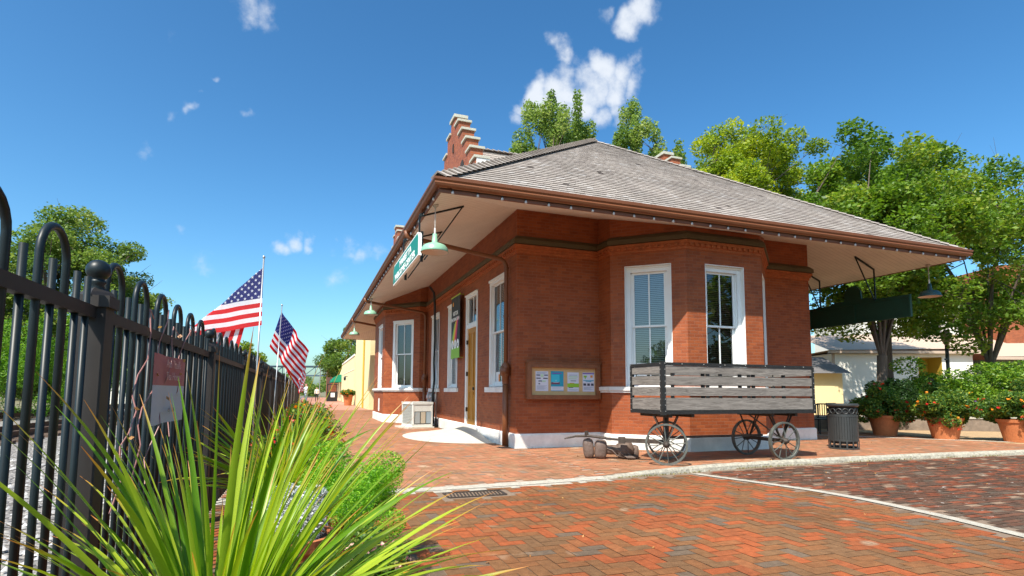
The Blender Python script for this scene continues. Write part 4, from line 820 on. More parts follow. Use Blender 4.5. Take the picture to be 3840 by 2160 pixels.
g=MB(); pts=[(-.3,8.0,4.9),(-.14,8.02,4.7),(-.1,8.05,4.3),(-.1,8.0,4.0),(-.09,8.0,3.),(-.12,7.95,2.2),(-.1,7.9,1.6),(-.16,7.8,1.15),(-.12,7.98,.8),(-.09,8.0,.1)]; g.tube(pts,.028,7); g.tube([(p[0]-.03,p[1]+.04*math.sin(i),p[2]) for i,p in enumerate(pts)],.018,6); g.tube([(-.12,7.95,.75),(-.25,7.6,.55),(-.4,7.4,.62)],.018,6); reloc(g.build('cable',MT['black'],smooth=True),cb)
g=MB(); g.tube([(-.06,7.82,.05),(-.06,7.82,2.7)],.024,8); reloc(g.build('conduit',MT['pole'],smooth=True),cb)
g=MB(); g.b2(-.3,-.05,7.45,7.85,0,.07); g.tube([(-.3,8.3,.05),(-.25,8.0,.18),(-.35,7.7,.1),(-.2,7.4,.14)],.02,6); reloc(g.build('junction_box',MT['black']),cb)
# ------------------------------------------------------------------ baggage cart
ct=thing('baggage_cart',(3,-2.9,0),'old four wheeled baggage cart with grey slatted sides standing before the bay window','cart')
BX0,BX1,BY0,BY1,BZ0,BZ1=1.33,4.69,-3.42,-2.42,.84,1.72
def cb_(nm,m,*q): g=MB(); g.b2(*q); return reloc(g.build(nm,m),ct)
cb_('deck',MT['plank'],BX0+.03,BX1-.03,BY0+.03,BY1-.03,.88,.93)
g=MB(); f=.055
for (xx,yy) in ((BX0,BY0),(BX1-f,BY0),(BX0,BY1-f),(BX1-f,BY1-f)): g.b2(xx,xx+f,yy,yy+f,BZ0,BZ1)
for xx in (2.18,2.98,3.28,3.98): g.b2(xx,xx+.05,BY0+.045,BY0+.09,.95,BZ1-.06) 
for xx in (2.18,2.98,3.28,3.98): g.b2(xx,xx+.05,BY1-.09,BY1-.045,.95,BZ1-.06)
for yy in (BY0,BY1-.055): g.b2(BX0+f,BX1-f,yy,yy+.055,BZ1-.052,BZ1-.002); g.b2(BX0+f,BX1-f,yy,yy+.055,BZ0+.005,BZ0+.065)
for xx in (BX0,BX1-.055): g.b2(xx,xx+.055,BY0+f,BY1-f,BZ1-.052,BZ1-.002); g.b2(xx,xx+.055,BY0+f,BY1-f,BZ0+.005,BZ0+.065)
g.b2(BX0-.006,BX0+.06,BY0-.008,BY0,BZ0-.01,BZ1+.01); g.b2(BX0-.008,BX0,BY0-.006,BY0+.06,BZ0-.01,BZ1+.01)
reloc(g.build('frame',MT['blackwood']),ct)
g=MB()
for k in range(9):
    z=BZ0+.06+k*.1
    for q in ((BX0+.05,BY0-.009,z),(BX1-.02,BY0-.004,z)): g.box(q,(.006,.004,.006))
    g.box((BX0-.009,BY0+.045,z),(.004,.006,.006)); g.box((BX0-.004,BY1-.03,z),(.004,.006,.006))
for k in range(7): g.box((BX0+.4+k*.45,BY0-.003,BZ1-.025),(.007,.004,.007))
reloc(g.build('rivets',solid('rivet_grey',(.35,.35,.33),.4)),ct)
ZP=[(.912,1.115),(1.155,1.303),(1.345,1.493),(1.537,1.66)]
for (za,zb) in ZP:
    j=lambda:(random.random()-.5)*.006
    cb_('side_plank',MT['plank'],BX0+.055,BX1-.055,BY0+.012,BY0+.04,za+j(),zb+j()); cb_('side_plank',MT['plank'],BX0+.055,BX1-.055,BY1-.04,BY1-.012,za+j(),zb+j())
    cb_('end_plank',MT['plankend'],BX0+.012,BX0+.04,BY0+.055,BY1-.055,za+j(),zb+j()); 
    cb_('end_plank',MT['plankend'],BX1-.04,BX1-.012,BY0+.055,BY1-.055,za+j(),zb+j())
def wheel(c,ax,R=.345,wd=.06):
    c=V(c); ax=V(ax).normalized(); w=bpy.data.objects.new('wheel',None); COL.objects.link(w); reloc(w,ct); w.location=c-ct.location; w.matrix_parent_inverse=Matrix.Identity(4)
    g=MB(); g.lathe([(R-.035,-wd/2),(R,-wd/2),(R+.002,0),(R,wd/2),(R-.03,wd/2),(R-.035,wd/2-.01),(R-.035,-wd/2)],(0,0,0),48,axis=ax); g.build('rim',MT['tyre'],w)
    u=ax.cross(V((0,0,1))).normalized(); v=ax.cross(u); g=MB()
    for k in range(12):
        a=2*PI*k/12+.1; d=u*math.cos(a)+v*math.sin(a); g.tube([d*.03+ax*(.035*(1 if k%2 else -1)),d*(R-.03)],.0085,6)
    g.build('spokes',MT['tyre'],w)
    g=MB(); g.lathe([(0,-.09),(.03,-.09),(.035,-.06),(.055,-.045),(.06,0),(.055,.045),(.035,.06),(.03,.09),(0,.09)],(0,0,0),16,axis=ax); g.build('hub',MT['rust'],w,smooth=True)
fa=V((-.577,-.817,0)); fc=V((1.72,-2.95,.345))
wheel(fc+fa*.5,fa); wheel(fc-fa*.5,fa); wheel((3.97,-3.36,.345),(0,-1,0)); wheel((3.97,-2.42,.345),(0,-1,0))
g=MB(); g.bar((3.97,-3.32,.345),(3.97,-2.46,.345),.05,.06); reloc(g.build('axle',MT['rust']),ct)
g=MB(); g.bar(fc+fa*.46,fc-fa*.46,.05,.06); g.lathe([(.07,0),(.16,0),(.16,.03)],(1.72,-2.95,.8),20); g.bar((1.72,-2.95,.35),(1.72,-2.95,.84),.07)
reloc(g.build('axle',MT['rust']),ct)
g=MB(); sd_=V((-fa.y,fa.x,0))
for s in (1,-1):
    e_=fc+fa*.4*s
    for q in (1,-1): g.bar(e_,e_+sd_*.2*q+V((0,0,.46))-fa*.06*s,.03,.014); 
    g.bar(e_,fc+V((0,0,.46))+fa*.12*s,.028,.012)
    e2=V((3.97,-2.89-.4*s,.345))
    for q in (1,-1): g.bar(e2,e2+V((.22*q,0,.5)),.03,.014)
    g.bar(e2,V((3.97,-2.89-.1*s,.84)),.028,.012)
for xx in (1.5,1.95,3.7,4.25): g.b2(xx,xx+.06,BY0+.06,BY1-.06,.79,.845)
g.bar((1.8,-2.9,.42),(3.9,-2.9,.42),.05,.04); g.bar((3.3,-3.2,.84),(3.93,-3.3,.4),.035,.015); g.bar((4.35,-3.2,.84),(4.0,-3.3,.4),.03,.012)
reloc(g.build('spring_brace',MT['rust']),ct)
td=V((-.817,.577,0)); p0=fc+V((0,0,-.0)); g=MB()
q=p0+td*.75+V((0,0,.03)); g.bar(p0,q+V((0,0,-.02)),.09,.07); g.bar(q-td*.05+V((0,0,-.02)),q+td*.3+V((0,0,0)),.05,.04); q2=q+td*.3+V((0,0,.03)); g.tube([q2+V((0,0,-.02)),q2+td*.3+V((0,0,.01)),q2+td*.55+V((0,0,-.0)),q2+td*.76+V((0,0,-.05))],[.022,.024,.02,.012],8)
g.box(q+td*.02+V((0,0,-.02)),(.06,.06,.055),(td,V((-td.y,td.x,0)),V((0,0,1)))); g.box(q2+td*.35+V((0,0,.05)),(.03,.02,.05)); reloc(g.build('tongue',MT['rust']),ct)
# ------------------------------------------------------------------ worn leather bags
def pillow(g,c,h,ax,sq=3.2,n=14,m=10,noise=.06):
    c=V(c); base=len(g.v); sgn=lambda v:(1 if v>=0 else -1)
    f=lambda v,e: sgn(v)*abs(v)**e
    for i in range(m+1):
        ph=-PI/2+PI*i/m
        for k in range(n):
            th=2*PI*k/n; e=2/sq; x=f(math.cos(ph),e)*f(math.cos(th),e); y=f(math.cos(ph),e)*f(math.sin(th),e); z=f(math.sin(ph),e); s=1+noise*(random.random()-.5)*2
            g.v.append(tuple(c+ax[0]*x*h[0]*s+ax[1]*y*h[1]*s+ax[2]*z*h[2]*s))
    for i in range(m):
        for k in range(n):
            k2=(k+1)%n; g.f.append((base+i*n+k,base+i*n+k2,base+(i+1)*n+k2,base+(i+1)*n+k)); g.mi.append(g.cur); g.uv.append(((0,0),)*4); g.r.append(.5)
rv=V((.9,-.36,0)).normalized(); fv=V((-.36,-.9,0)).normalized(); uz=V((0,0,1))
bgs=thing('leather_bags',(1.05,-2.0,0),'worn brown leather bags lying on the bricks under the cart tongue','bags')
B0=V((.66,-2.05,0))
for nm,c,h,tilt in (('upright_bag',B0+rv*.0+V((0,0,.185)),(.1,.085,.18),.08),('upright_bag',B0+rv*.22+fv*.03+V((0,0,.17)),(.115,.105,.17),-.06)):
    g=MB(); a=(rv*math.cos(tilt)+uz*math.sin(tilt),fv,uz*math.cos(tilt)-rv*math.sin(tilt)); pillow(g,c,h,a,3.5,noise=.03); reloc(g.build(nm,MT['bag'],smooth=True),bgs)
g=MB(); pillow(g,B0+rv*.46+V((0,0,.16)),(.27,.09,.085),(rv,fv,uz),2.6,noise=.04); reloc(g.build('roll_bag',MT['bag'],smooth=True),bgs)
g=MB(); pillow(g,B0+rv*.66+V((0,0,.16)),(.18,.12,.14),(rv+uz*.2,fv,uz-rv*.2),2.4,noise=.07); reloc(g.build('slouched_bag',MT['bag'],smooth=True),bgs)
g=MB(); pillow(g,B0+rv*.86-fv*.05+V((0,0,.12)),(.06,.1,.12),(rv,fv,uz),4,noise=.03); reloc(g.build('end_bag',MT['bag'],smooth=True),bgs)
g=MB()
for k in range(3):
    o_=B0+rv*(.3+.12*k)+fv*.08; g.tube([o_+V((0,0,.2)),o_+rv*.12+fv*.03+V((0,0,.16)),o_+rv*.2+fv*.04+V((0,0,.07)),o_+rv*.34+fv*.05+V((0,0,.03))],.014,6)
for k in range(5): g.tube([B0+rv*(.62+.03*k)+fv*.13+V((0,0,.07)),B0+rv*(.7+.03*k)+fv*.2+V((0,0,.03))],.014,6)
reloc(g.build('strap',MT['bag'],smooth=True),bgs)
# ------------------------------------------------------------------ litter bin
cn=thing('litter_bin',(6.95,-2.1,0),'dark grey slatted litter bin with ringed rim at the corner of the building','litter bin'); K=1.0
g=MB(); g.lathe([(.25,.9),(.31,.93),(.325,.95),(.325,.975),(.31,.99),(.27,.985),(.25,.96)],(0,0,0),32); g.lathe([(.275,.73),(.285,.73),(.285,.76),(.275,.76)],(0,0,0),32); g.lathe([(.27,.9),(.28,.9)],(0,0,0),32)
for k in range(14):
    a=2*PI*k/14; c=V((math.cos(a),math.sin(a),0)); g.torus(c*.283+V((0,0,.828)),.055,.009,axis=c,n=16,m=5)
g.build('rim_band',MT['can'],cn)
g=MB(); g.lathe([(.255,.12),(.26,.92)],(0,0,0),32); g.build('liner',MT['black'],cn)
g=MB()
for k in range(36):
    a=2*PI*k/36; c=V((math.cos(a),math.sin(a),0)); t_=V((-c.y,c.x,0)); g.box(c*.288+V((0,0,.46)),(.021,.005,.28),(t_,c,V((0,0,1))))
g.build('slats',MT['can'],cn)
g=MB(); 
for z in (.19,.02,.72): g.lathe([(.275,z-.015),(.3,z-.015),(.3,z+.015),(.275,z+.015)],(0,0,0),32)
for k in range(14):
    a=2*PI*k/14; c=V((math.cos(a),math.sin(a),0)); t_=V((-c.y,c.x,0)); g.box(c*.29+V((0,0,.1)),(.014,.008,.1),(t_,c,V((0,0,1))))
g.build('base_ring',MT['can'],cn)
# ------------------------------------------------------------------ fence
XF=-5.12; PZ=3.0; P0=-8.43; NP=22
fe=thing('iron_fence',(XF,P0,-.3),'black iron hooped fence with ball topped posts running beside the tracks','fence')
posts=[P0-PZ+PZ*i for i in range(NP+1)]; far_h=MB(); far_p=MB(); h0=p0_=None; nh=npk=0
g=MB(); g.b2(-.055,.055,-.055,.055,0,1.86); g.b2(-.07,.07,-.07,.07,1.86,1.91); g.lathe([(.05,1.91),(.075,1.91),(.06,1.93),(.03,1.95)],(0,0,0),4)
post0=g.build('fence_post',MT['iron2'],fe)
g=MB(); g.lathe([(.03,1.94),(.026,1.965),(.034,1.975),(.03,1.985)]+[(.048*math.sin(PI*k/12),2.03-.048*math.cos(PI*k/12)) for k in range(2,13)],(0,0,0),20); ball0=g.build('ball_finial',MT['iron'],post0,smooth=True)
for i,y in enumerate(posts):
    if i==0: p=post0
    else:
        p=post0.copy(); COL.objects.link(p); p.parent=fe; b=ball0.copy(); COL.objects.link(b); b.parent=p
    p.location=(0,y-P0,0)
def hoopmesh(g,y,x=0):
    z1=1.985; pts=[(x,y-.115,.08),(x,y-.115,z1)]+[(x,y-.115*math.cos(PI*k/10),z1+.115*math.sin(PI*k/10)) for k in range(1,10)]+[(x,y+.115,z1),(x,y+.115,.08)]; g.tube(pts,.0145,8)
g=MB(); hoopmesh(g,0); h0=g.build('hoop',MT['iron'],fe,smooth=True)
g=MB(); g.tube([(0,0,.08),(0,0,1.98)],.0135,8); k0=g.build('picket',MT['iron'],fe,smooth=True)
for i in range(NP):
    ya=posts[i]; n=25; pitch=PZ/26
    for z in (1.86-.025,.2):
        g=MB(); g.b2(-.02,.02,ya+.055-P0,ya+PZ-.055-P0,z-.026,z+.026); g.build('rail',MT['iron2'],fe)
    for k in range(1,26):
        y=ya+k*pitch
        if k%4==1 and k<=22:  # hoop centred on the next picket
            yc=ya+(k+1)*pitch-P0
            if nh<96:
                o=h0 if nh==0 else h0.copy()
                if nh: COL.objects.link(o); o.parent=fe
                o.location=(0,yc,0)
            else: hoopmesh(far_h,yc)
            nh+=1
        if k%4 in (0,2) or k==25:
            if npk<98:
                o=k0 if npk==0 else k0.copy()
                if npk: COL.objects.link(o); o.parent=fe
                o.location=(0,y-P0,-.0 if k%2 else 0)
            else: far_p.tube([(0,y-P0,.08),(0,y-P0,1.98)],.0135,6)
            npk+=1
o=far_h.build('hoops',MT['iron'],fe); o['kind']='stuff'; o=far_p.build('pickets',MT['iron'],fe); o['kind']='stuff'
# sign fixed to the fence
fs=thing('fence_sign',(-5.08,-7.15,1.2),'faded red and white paper sign tied to the fence bars','sign')
x=-5.085; ya,yb=-6.68,-7.58
def fq(nm,m,z0,z1,k=0,a=None,b=None):
    g=MB(); a=ya if a is None else a; b=yb if b is None else b; n=8
    for i in range(n):
        y0_=a+(b-a)*i/n; y1_=a+(b-a)*(i+1)/n; w=lambda y:.012*math.sin(y*9); g.quad((x+k+w(y0_),y0_,z0),(x+k+w(y1_),y1_,z0),(x+k+w(y1_),y1_,z1),(x+k+w(y0_),y0_,z1))
    return reloc(g.build(nm,m),fs)
fq('white_panel',solid('faded_white',(.5,.48,.52),.7),.99,1.23); fq('red_panel',solid('faded_red',(.42,.13,.13),.7),1.23,1.42)
tm=solid('faded_lettering',(.58,.34,.32),.7)
for b_,z,sz in (("Aun Tizell's",1.345,.075),("Tea House",1.265,.075)):
    reloc(text(b_,sz,(x+.02,-7.1,z),(0,1,0),(0,0,1),tm,None,.0005,0,1.2),fs)
reloc(text('elp Line',.06,(x+.02,-7.12,1.06),(0,1,0),(0,0,1),solid('grey_lettering',(.2,.2,.22)),None,.0005),fs)
# dry vines on the fence
vn=thing('climbing_vine',(XF,-7.6,1.5),'dry reddish vine twined over the fence hoops behind the spiky plant','vine')
g=MB(); LP=[]
for k in range(4):
    y=-8.2+random.random()*1.3; z=.4+random.random()*.6; pts=[]
    for i in range(12):
        pts.append((XF+.03+.02*math.sin(i*1.7+k),y,z)); y+=.02+random.random()*.08; z+=.06+random.random()*.09
        if z>1.72: z-=.16
        if random.random()<.35: LP.append((XF+.05,y+random.uniform(-.03,.03),z+random.uniform(-.03,.03)))
    g.tube(pts,.0035,5)
reloc(g.build('stems',solid('vine_stem',(.35,.16,.14))),vn); reloc(leaves('vine_leaves',LP,.035,MT['dry'],aspect=.9),vn)
# ------------------------------------------------------------------ flags
def star(g,P,u,v,r,k,side):
    pts=[]
    for i in range(10):
        a=PI/2+i*PI/5; rr=r if i%2==0 else r*.382; pts.append(P(u+rr*math.cos(a),v-rr*math.sin(a),k))
    g.poly(pts if side>0 else pts[::-1])
def flag(base,top,hoist_top,ev,fold,label,L_=1.55,H_=.93,amp=.03,ph=0.,down=None,tuck=.05,sag=0.):
    """flag on a leaning pole; cloth plane spanned by ev (fly direction) and the pole; folded back over a line given by (s0, angle)"""
    base,top=V(base),V(top); t=thing('flag_on_pole',base,label,'flag','national flags along the fence')
    g=MB(); g.tube([base,top],.012,8); g.lathe([(0,0),(.02,.01),(.02,.04),(0,.05)],top,10); reloc(g.build('pole',MT['pole'],smooth=True),t)
    pd=(base-top).normalized(); hp=top+pd*hoist_top; ev=V(ev).normalized(); dn=V(down).normalized() if down else pd; nrm=ev.cross(dn).normalized()
    s0,fa_=fold; fd=V((math.cos(fa_),math.sin(fa_))); org=V((s0,0)) # fold line through (s0,0) direction fd in (fly, down) coords
    def P(s,tt,k=0.):
        q=V((s,tt)); rel=q-org; side=fd.x*rel.y-fd.y*rel.x; off=k
        if side<0:   # beyond the fold: mirror back over the line and go behind
            par=rel.dot(fd); perp=rel-fd*par; q=org+fd*par-perp; d_=abs(side); off=-k-min(tuck,d_*.8)
        wv=amp*math.sin(q.x*6.5+ph+q.y*1.3)*min(1,q.x*2.2)+.4*amp*math.sin(q.x*13+q.y*5+ph)*min(1,max(q.x,0)*2)
        return hp+ev*q.x+dn*(q.y+sag*q.x*q.x)+nrm*(wv+off)
    NS,NT=62,52; g=MB(); vid={}
    for i in range(NS+1):
        for j in range(NT+1): vid[i,j]=len(g.v); g.v.append(tuple(P(L_*i/NS,H_*j/NT)))
    for i in range(NS):
        for j in range(NT):
            g.f.append((vid[i,j],vid[i+1,j],vid[i+1,j+1],vid[i,j+1])); row=j*13//NT; can=(i<NS*.4 and row<7); g.mi.append(2 if can else (0 if row%2==0 else 1)); g.uv.append(((0,0),)*4); g.r.append(.5)
    cl=reloc(g.build('cloth',[MT['fred'],MT['fwhite'],MT['fblue']],smooth=True),t)
    for sgn in (1,-1):
        g=MB()
        for r in range(9):
            for c in range(6 if r%2==0 else 5):
                u=L_*.4*((c+.5)/6 if r%2==0 else (c+1)/6); v=H_*7/13*(r+.5)/9.2+.01; star(g,P,u,v,.027,sgn*.004,sgn)
        s_=g.build('stars',MT['fwhite']); s_.parent=cl
    return t
def cloth_mat(n,c):
    m=leaf_mat(n,c,c,trans=.45,rough=.8); return m
MT['fred']=cloth_mat('flag_red',(.55,.025,.03)); MT['fwhite']=cloth_mat('flag_white',(.72,.72,.74)); MT['fblue']=cloth_mat('flag_blue',(.03,.035,.16))
RV=V((R1.x,R1.y,0)).normalized(); FH=V((FWD.x,FWD.y,0)).normalized()
flag((-5.0,-2.0,-.3),(-4.955,-1.9,3.27),.13,(-RV*1+V((0,0,-.17))),(.0,math.radians(36)),'large flag streaming left from its pole, nearest above the black fence',L_=1.62,H_=.93,amp=.022,down=(0.02,-.05,-1),tuck=.06)
flag((-5.0,2.9,-.3),(-4.93,3.9,3.35),.15,(RV*.2+FH*.8+V((0,0,-.62))),(9.,math.radians(75)),'second flag hanging in folds from its leaning pole',L_=1.5,amp=.05,ph=1.,down=(-RV.x*.3,-RV.y*.3,-1),tuck=.08)
for i,(y,dz) in enumerate(((9.6,.03),(13.4,-.05),(18.2,0.),(24.,0.))):
    flag((-5.0,y-.7,-.3),(-4.95,y,3.32+dz),.15,(RV*.22+FH*.6+V((0,0,-.8))),(9.,math.radians(80)),('third flag along the fence, partly behind the second','fourth flag along the fence, dark folds hanging limp','fifth flag along the fence, small and hanging limp','farthest small flag at the end of the row')[i],L_=1.5,amp=.06,ph=2.+i,down=(-RV.x*.22,-RV.y*.22,-1),tuck=.08)
# ------------------------------------------------------------------ plants
def blades(name,c,n,lmin,lmax,parent,spread=1.,wd=.026,keep=None,extra=()):
    vs=[];fs=[];uv=[];rn=[]; K=12; c=V(c); specs=[]
    for i in range(n):
        az=random.random()*2*PI; q=random.random()**.75; el=math.radians(86-58*q*spread); Ln=lmin+(lmax-lmin)*random.random()*(1-.2*q); specs.append((az,el,Ln,.25+.8*random.random()*q,wd*(.7+.6*random.random())))
    specs+=list(extra)
    for az,el,Ln,dr_,w0 in specs:
        h=V((math.cos(az),math.sin(az),0)); r0=.07*random.random(); p=c+h*r0+V((random.uniform(-.03,.03),random.uniform(-.03,.03),0)); th=el; r=random.random(); tw=random.uniform(-.8,.8); rows=[]
        sd0=h.cross(V((0,0,1))).normalized()
        if random.random()<.5: sd0=(sd0*math.cos(1.1)+V((0,0,1))*.0+h*math.sin(1.1)).normalized()
        for k in range(K+1):
            t=k/K; d=h*math.cos(th)+V((0,0,1))*math.sin(th); nn=sd0.cross(d)
            if nn.length<.1: nn=V((1,0,0))
            nn.normalize(); sdv=d.cross(nn).normalized(); a=tw*t; s_=sdv*math.cos(a)+nn*math.sin(a); nv=nn*math.cos(a)-sdv*math.sin(a)
            w=w0*(.75+.6*t if t<.35 else .96)*(1-max(0,(t-.45)/.55)**1.6)*.5+.0004
            rows.append((p-s_*w+nv*w*.35,p,p+s_*w+nv*w*.35)); p=p+d*(Ln/K); th-=dr_*(.4+1.2*t)/K
        if keep and not all(keep(q[1]) for q in rows): continue
        b=len(vs); vs+=[tuple(q) for rw in rows for q in rw]
        for k in range(K):
            for e in (0,1):
                i0=b+k*3+e; fs.append((i0,i0+1,i0+4,i0+3)); rn.append(r); uv+=[(e*.5,k/K),(e*.5+.5,k/K),(e*.5+.5,(k+1)/K),(e*.5,(k+1)/K)]
    return reloc(npmesh(name,np.array(vs),np.array(fs),MT['blade'],uv=np.array(uv),rnd=np.array(rn),smooth=True),parent)
def pot(t,c,R,h,name='pot'):
    g=MB(); g.lathe([(0,0),(R*.68,0),(R*.93,h*.86),(R*1.0,h*.86),(R*1.03,h),(R*.92,h),(R*.88,h*.93)],c,32); reloc(g.build(name,MT['terra'],smooth=False),t)
    g=MB(); g.lathe([(R*.9,h*.93),(0,h*.95)],c,20); reloc(g.build('soil',MT['soil']),t)
for o in (): pass
nf=lambda p: p.x>XF+.03 and (p-V((CX,CY,CZ))).length>.55
t=thing('potted_flax',(-4.37,-9.44,0),'large spiky green flax plant in the foreground, nearest the camera','plant','spiky plants in terracotta pots')
pot(t,(-4.37,-9.44,0),.3,.5)
# long single blades reaching out as seen
ex=[(math.radians(100),math.radians(85),1.0,.1,.026),(math.radians(75),math.radians(80),1.02,.2,.028),(math.radians(10),math.radians(38),.98,.45,.026),(math.radians(0),math.radians(30),.95,.4,.028),(math.radians(-8),math.radians(44),.95,.5,.03),(math.radians(25),math.radians(50),.95,.35,.026),(math.radians(160),math.radians(48),.8,.4,.03),(math.radians(-12),math.radians(24),.95,.3,.03)]
blades('blades',(-4.45,-9.44,.34),300,.66,1.08,t,1.15,.018,keep=nf,extra=ex)
t=thing('potted_flax',(-4.4,-6.75,0),'spiky green flax plant behind the silver leaved pot','plant','spiky plants in terracotta pots')
pot(t,(-4.4,-6.75,0),.3,.45); blades('blades',(-4.4,-6.75,.38),150,.55,.95,t,1.1,.026,keep=nf)
def fernball(t,c,rad,n,m,size=.03,name='foliage',asp=.25): return reloc(leaves(name,blob(c,rad,n,.45),size,m,aspect=asp,up=.1),t)
t=thing('potted_fern',(-3.95,-7.35,0),'bright green feathery fern spilling from a terracotta pot','plant')
pot(t,(-3.98,-7.3,0),.25,.4)
C=np.concatenate([blob((-3.95+random.uniform(-.32,.32),-7.3+random.uniform(-.4,.4),.5+random.uniform(-.22,.26)),(.14,.14,.11),1500,.3) for _ in range(22)]); C=C[C[:,2]>.03]
reloc(leaves('foliage',C,.022,MT['fern'],aspect=.3,up=.1),t)
t=thing('potted_silver_plant',(-4.3,-8.0,0),'silver leaved plant in a terracotta pot behind the nearest spiky plant','plant')
pot(t,(-4.3,-8.0,0),.25,.42); C=np.concatenate([blob((-4.3+random.uniform(-.15,.15),-8.0+random.uniform(-.15,.15),.5+random.uniform(-.05,.1)),(.09,.09,.1),420,.4) for _ in range(12)]); reloc(leaves('foliage',C,.03,MT['silver'],aspect=.3),t)
def floral(name,loc,R,h,label,lm,fl,fo=(.55,.55,.4),n=5000,ls=.05,nfl=90,fs_=.05,group=None,potR=None,kind='pot'):
    t=thing(name,loc,label,'potted plant' if kind=='pot' else 'plant',group)
    if kind=='pot': pot(t,loc,potR or R,h)
    cz=loc[2]+h+fo[2]*.45; C=[]
    for _ in range(34):
        v=V((random.gauss(0,1),random.gauss(0,1),random.gauss(0,.8))); v.normalize(); r=.25+.62*random.random(); p=(loc[0]+v.x*fo[0]*r,loc[1]+v.y*fo[1]*r,cz+v.z*fo[2]*r-.12*max(0,abs(v.x)+abs(v.y)-.9)); q=.26*max(fo); C.append(blob(p,(q,q,q*.8),n//34,.4))
    C=np.concatenate(C); C=C[C[:,2]>loc[2]+.02]; reloc(leaves('foliage',C,ls,lm,aspect=.6),t)
    for k,m in enumerate(fl):
        idx=rng.choice(len(C),nfl//len(fl)); F=C[idx]; F=F+(F-np.array([loc[0],loc[1],cz]))*.12
        if len(fl)>2 and k==2: F=F[F[:,0]>loc[0]]
        F=np.repeat(F,5,axis=0)+rng.normal(size=(len(F)*5,3))*fs_*.35; reloc(leaves('flowers',F,fs_,m,aspect=.9,up=.6),t)['kind']='stuff'
    return t
floral('potted_flowers',(-3.95,-8.45,0),.24,.28,'low terracotta pot of pink and cream flowers near the plaza','leafP' and MT['leafP'],[MT['pink'],MT['orange']],(.26,.26,.2),3200,.03,50,.032)
for i,(x_,y_,lab) in enumerate(((-4.35,-5.2,'leafy red flowered plant by the fence behind the second spiky plant'),(-4.3,-3.4,'dense green bedding plant by the fence below the largest flag'),(-4.2,-1.0,'bushy red and green plant along the fence before the third post'))):
    floral('potted_flowers',(x_,y_,0),.26,.4,lab,MT['leafP'],[MT['red']],(.42,.5,.3),5200,.04,60,.04,'pots of red flowers along the fence')
for i,(y_) in enumerate((2.,5.,8.,11.)):
    floral('potted_flowers',(-4.2,y_,0),.3,.25,('red flowering bush in a pot beside the second flag','red flowering bush in a pot just beyond the second flag','red flowering bush in a pot level with the third flag','farthest red flowering bush in the row along the fence')[i],MT['leafP'],[MT['red'],MT['orange']],(.7,1.2,.34),4200,.07,110,.06,'pots of red flowers along the fence')
t=thing('potted_flax',(-4.35,-4.3,0),'third spiky green plant farther along the fence','plant','spiky plants in terracotta pots'); pot(t,(-4.35,-4.3,0),.28,.42); blades('blades',(-4.35,-4.3,.36),110,.5,.85,t,1.1,.024,keep=nf)
# right hand pots
for i,(x_,y_,m1,lab) in enumerate(((11.9,.62,[MT['red'],MT['red']],'shaded terracotta pot of red flowers nearest the building corner'),(12.15,-.9,[MT['orange'],MT['red'],MT['purple']],'middle terracotta pot with orange, yellow and purple flowers'),(13.05,-2.1,[MT['red'],MT['orange'],MT['purple']],'terracotta pot of flowers cut by the right edge of the view'))):
    floral('flower_pot',(x_,y_,0),.43,.58,lab,MT['leafP'],m1,(.95,.95,.72),17000,.07,120,.055,'terracotta flower pots on the right',potR=.43)
# ------------------------------------------------------------------ right background ground
g=MB(); g.quad((12.2,-3.9,-.004),(30,-7,-.004),(60,60,-.004),(8.6,60,-.004)); struct(g.build('tan_gravel',MT['tan']))
g=MB(); pts=[(8.9,2.4),(10.2,.7),(11.2,-.5),(12.4,-1.8),(13.4,-2.9),(15,-4.)]
for a,b in zip(pts,pts[1:]): g.quad((a[0],a[1],.004),(a[0]+.12,a[1]+.12,.004),(b[0]+.12,b[1]+.12,.004),(b[0],b[1],.004))
struct(g.build('concrete_border',MT['concrete']))
t=thing('retaining_wall',(16,3,0),'low grey brown stone wall behind the terracotta pots','wall')
g=MB(); a=V((10.4,4.7,0)); b=V((21.5,-1.5,0)); g.bar(a+V((0,0,.2)),b+V((0,0,.2)),.3,.4); reloc(g.build('stonework',mat('brown_stone',(.2,.15,.11),.9,var=.35,vs=4,bump=.6,bs=12)),t)
g=MB(); g.bar(a+V((0,0,.43)),b+V((0,0,.43)),.36,.06); reloc(g.build('coping',MT['strip']),t)
t=thing('hedge',(18,2,.4),'long bright green leafy hedge behind the flower pots','hedge')
C=[]
for k in range(120):
    q=.47+.53*random.random(); p=a.lerp(b,q)+V((.25+random.random()*1.3,.5+random.random()*2.2,0)); hh=2.1+.22*math.sin(q*17)
    z_=.35+random.random()*(hh-.35); C.append(blob((p.x,p.y,z_),(.6,.6,.36),520,.4))
reloc(leaves('foliage',np.concatenate(C),.1,MT['leafH'],aspect=.6),t)
t=thing('dark_shrub',(15.,2.9,.4),'dark green shrub at the foot of the nearer tree','shrub')
C=[blob((14.55+random.random()*1.3,2.2+random.random()*1.1,.4+random.random()*1.1),(.4,.4,.35),700,.4) for _ in range(22)]; reloc(leaves('foliage',np.concatenate(C),.09,MT['leafE']),t)
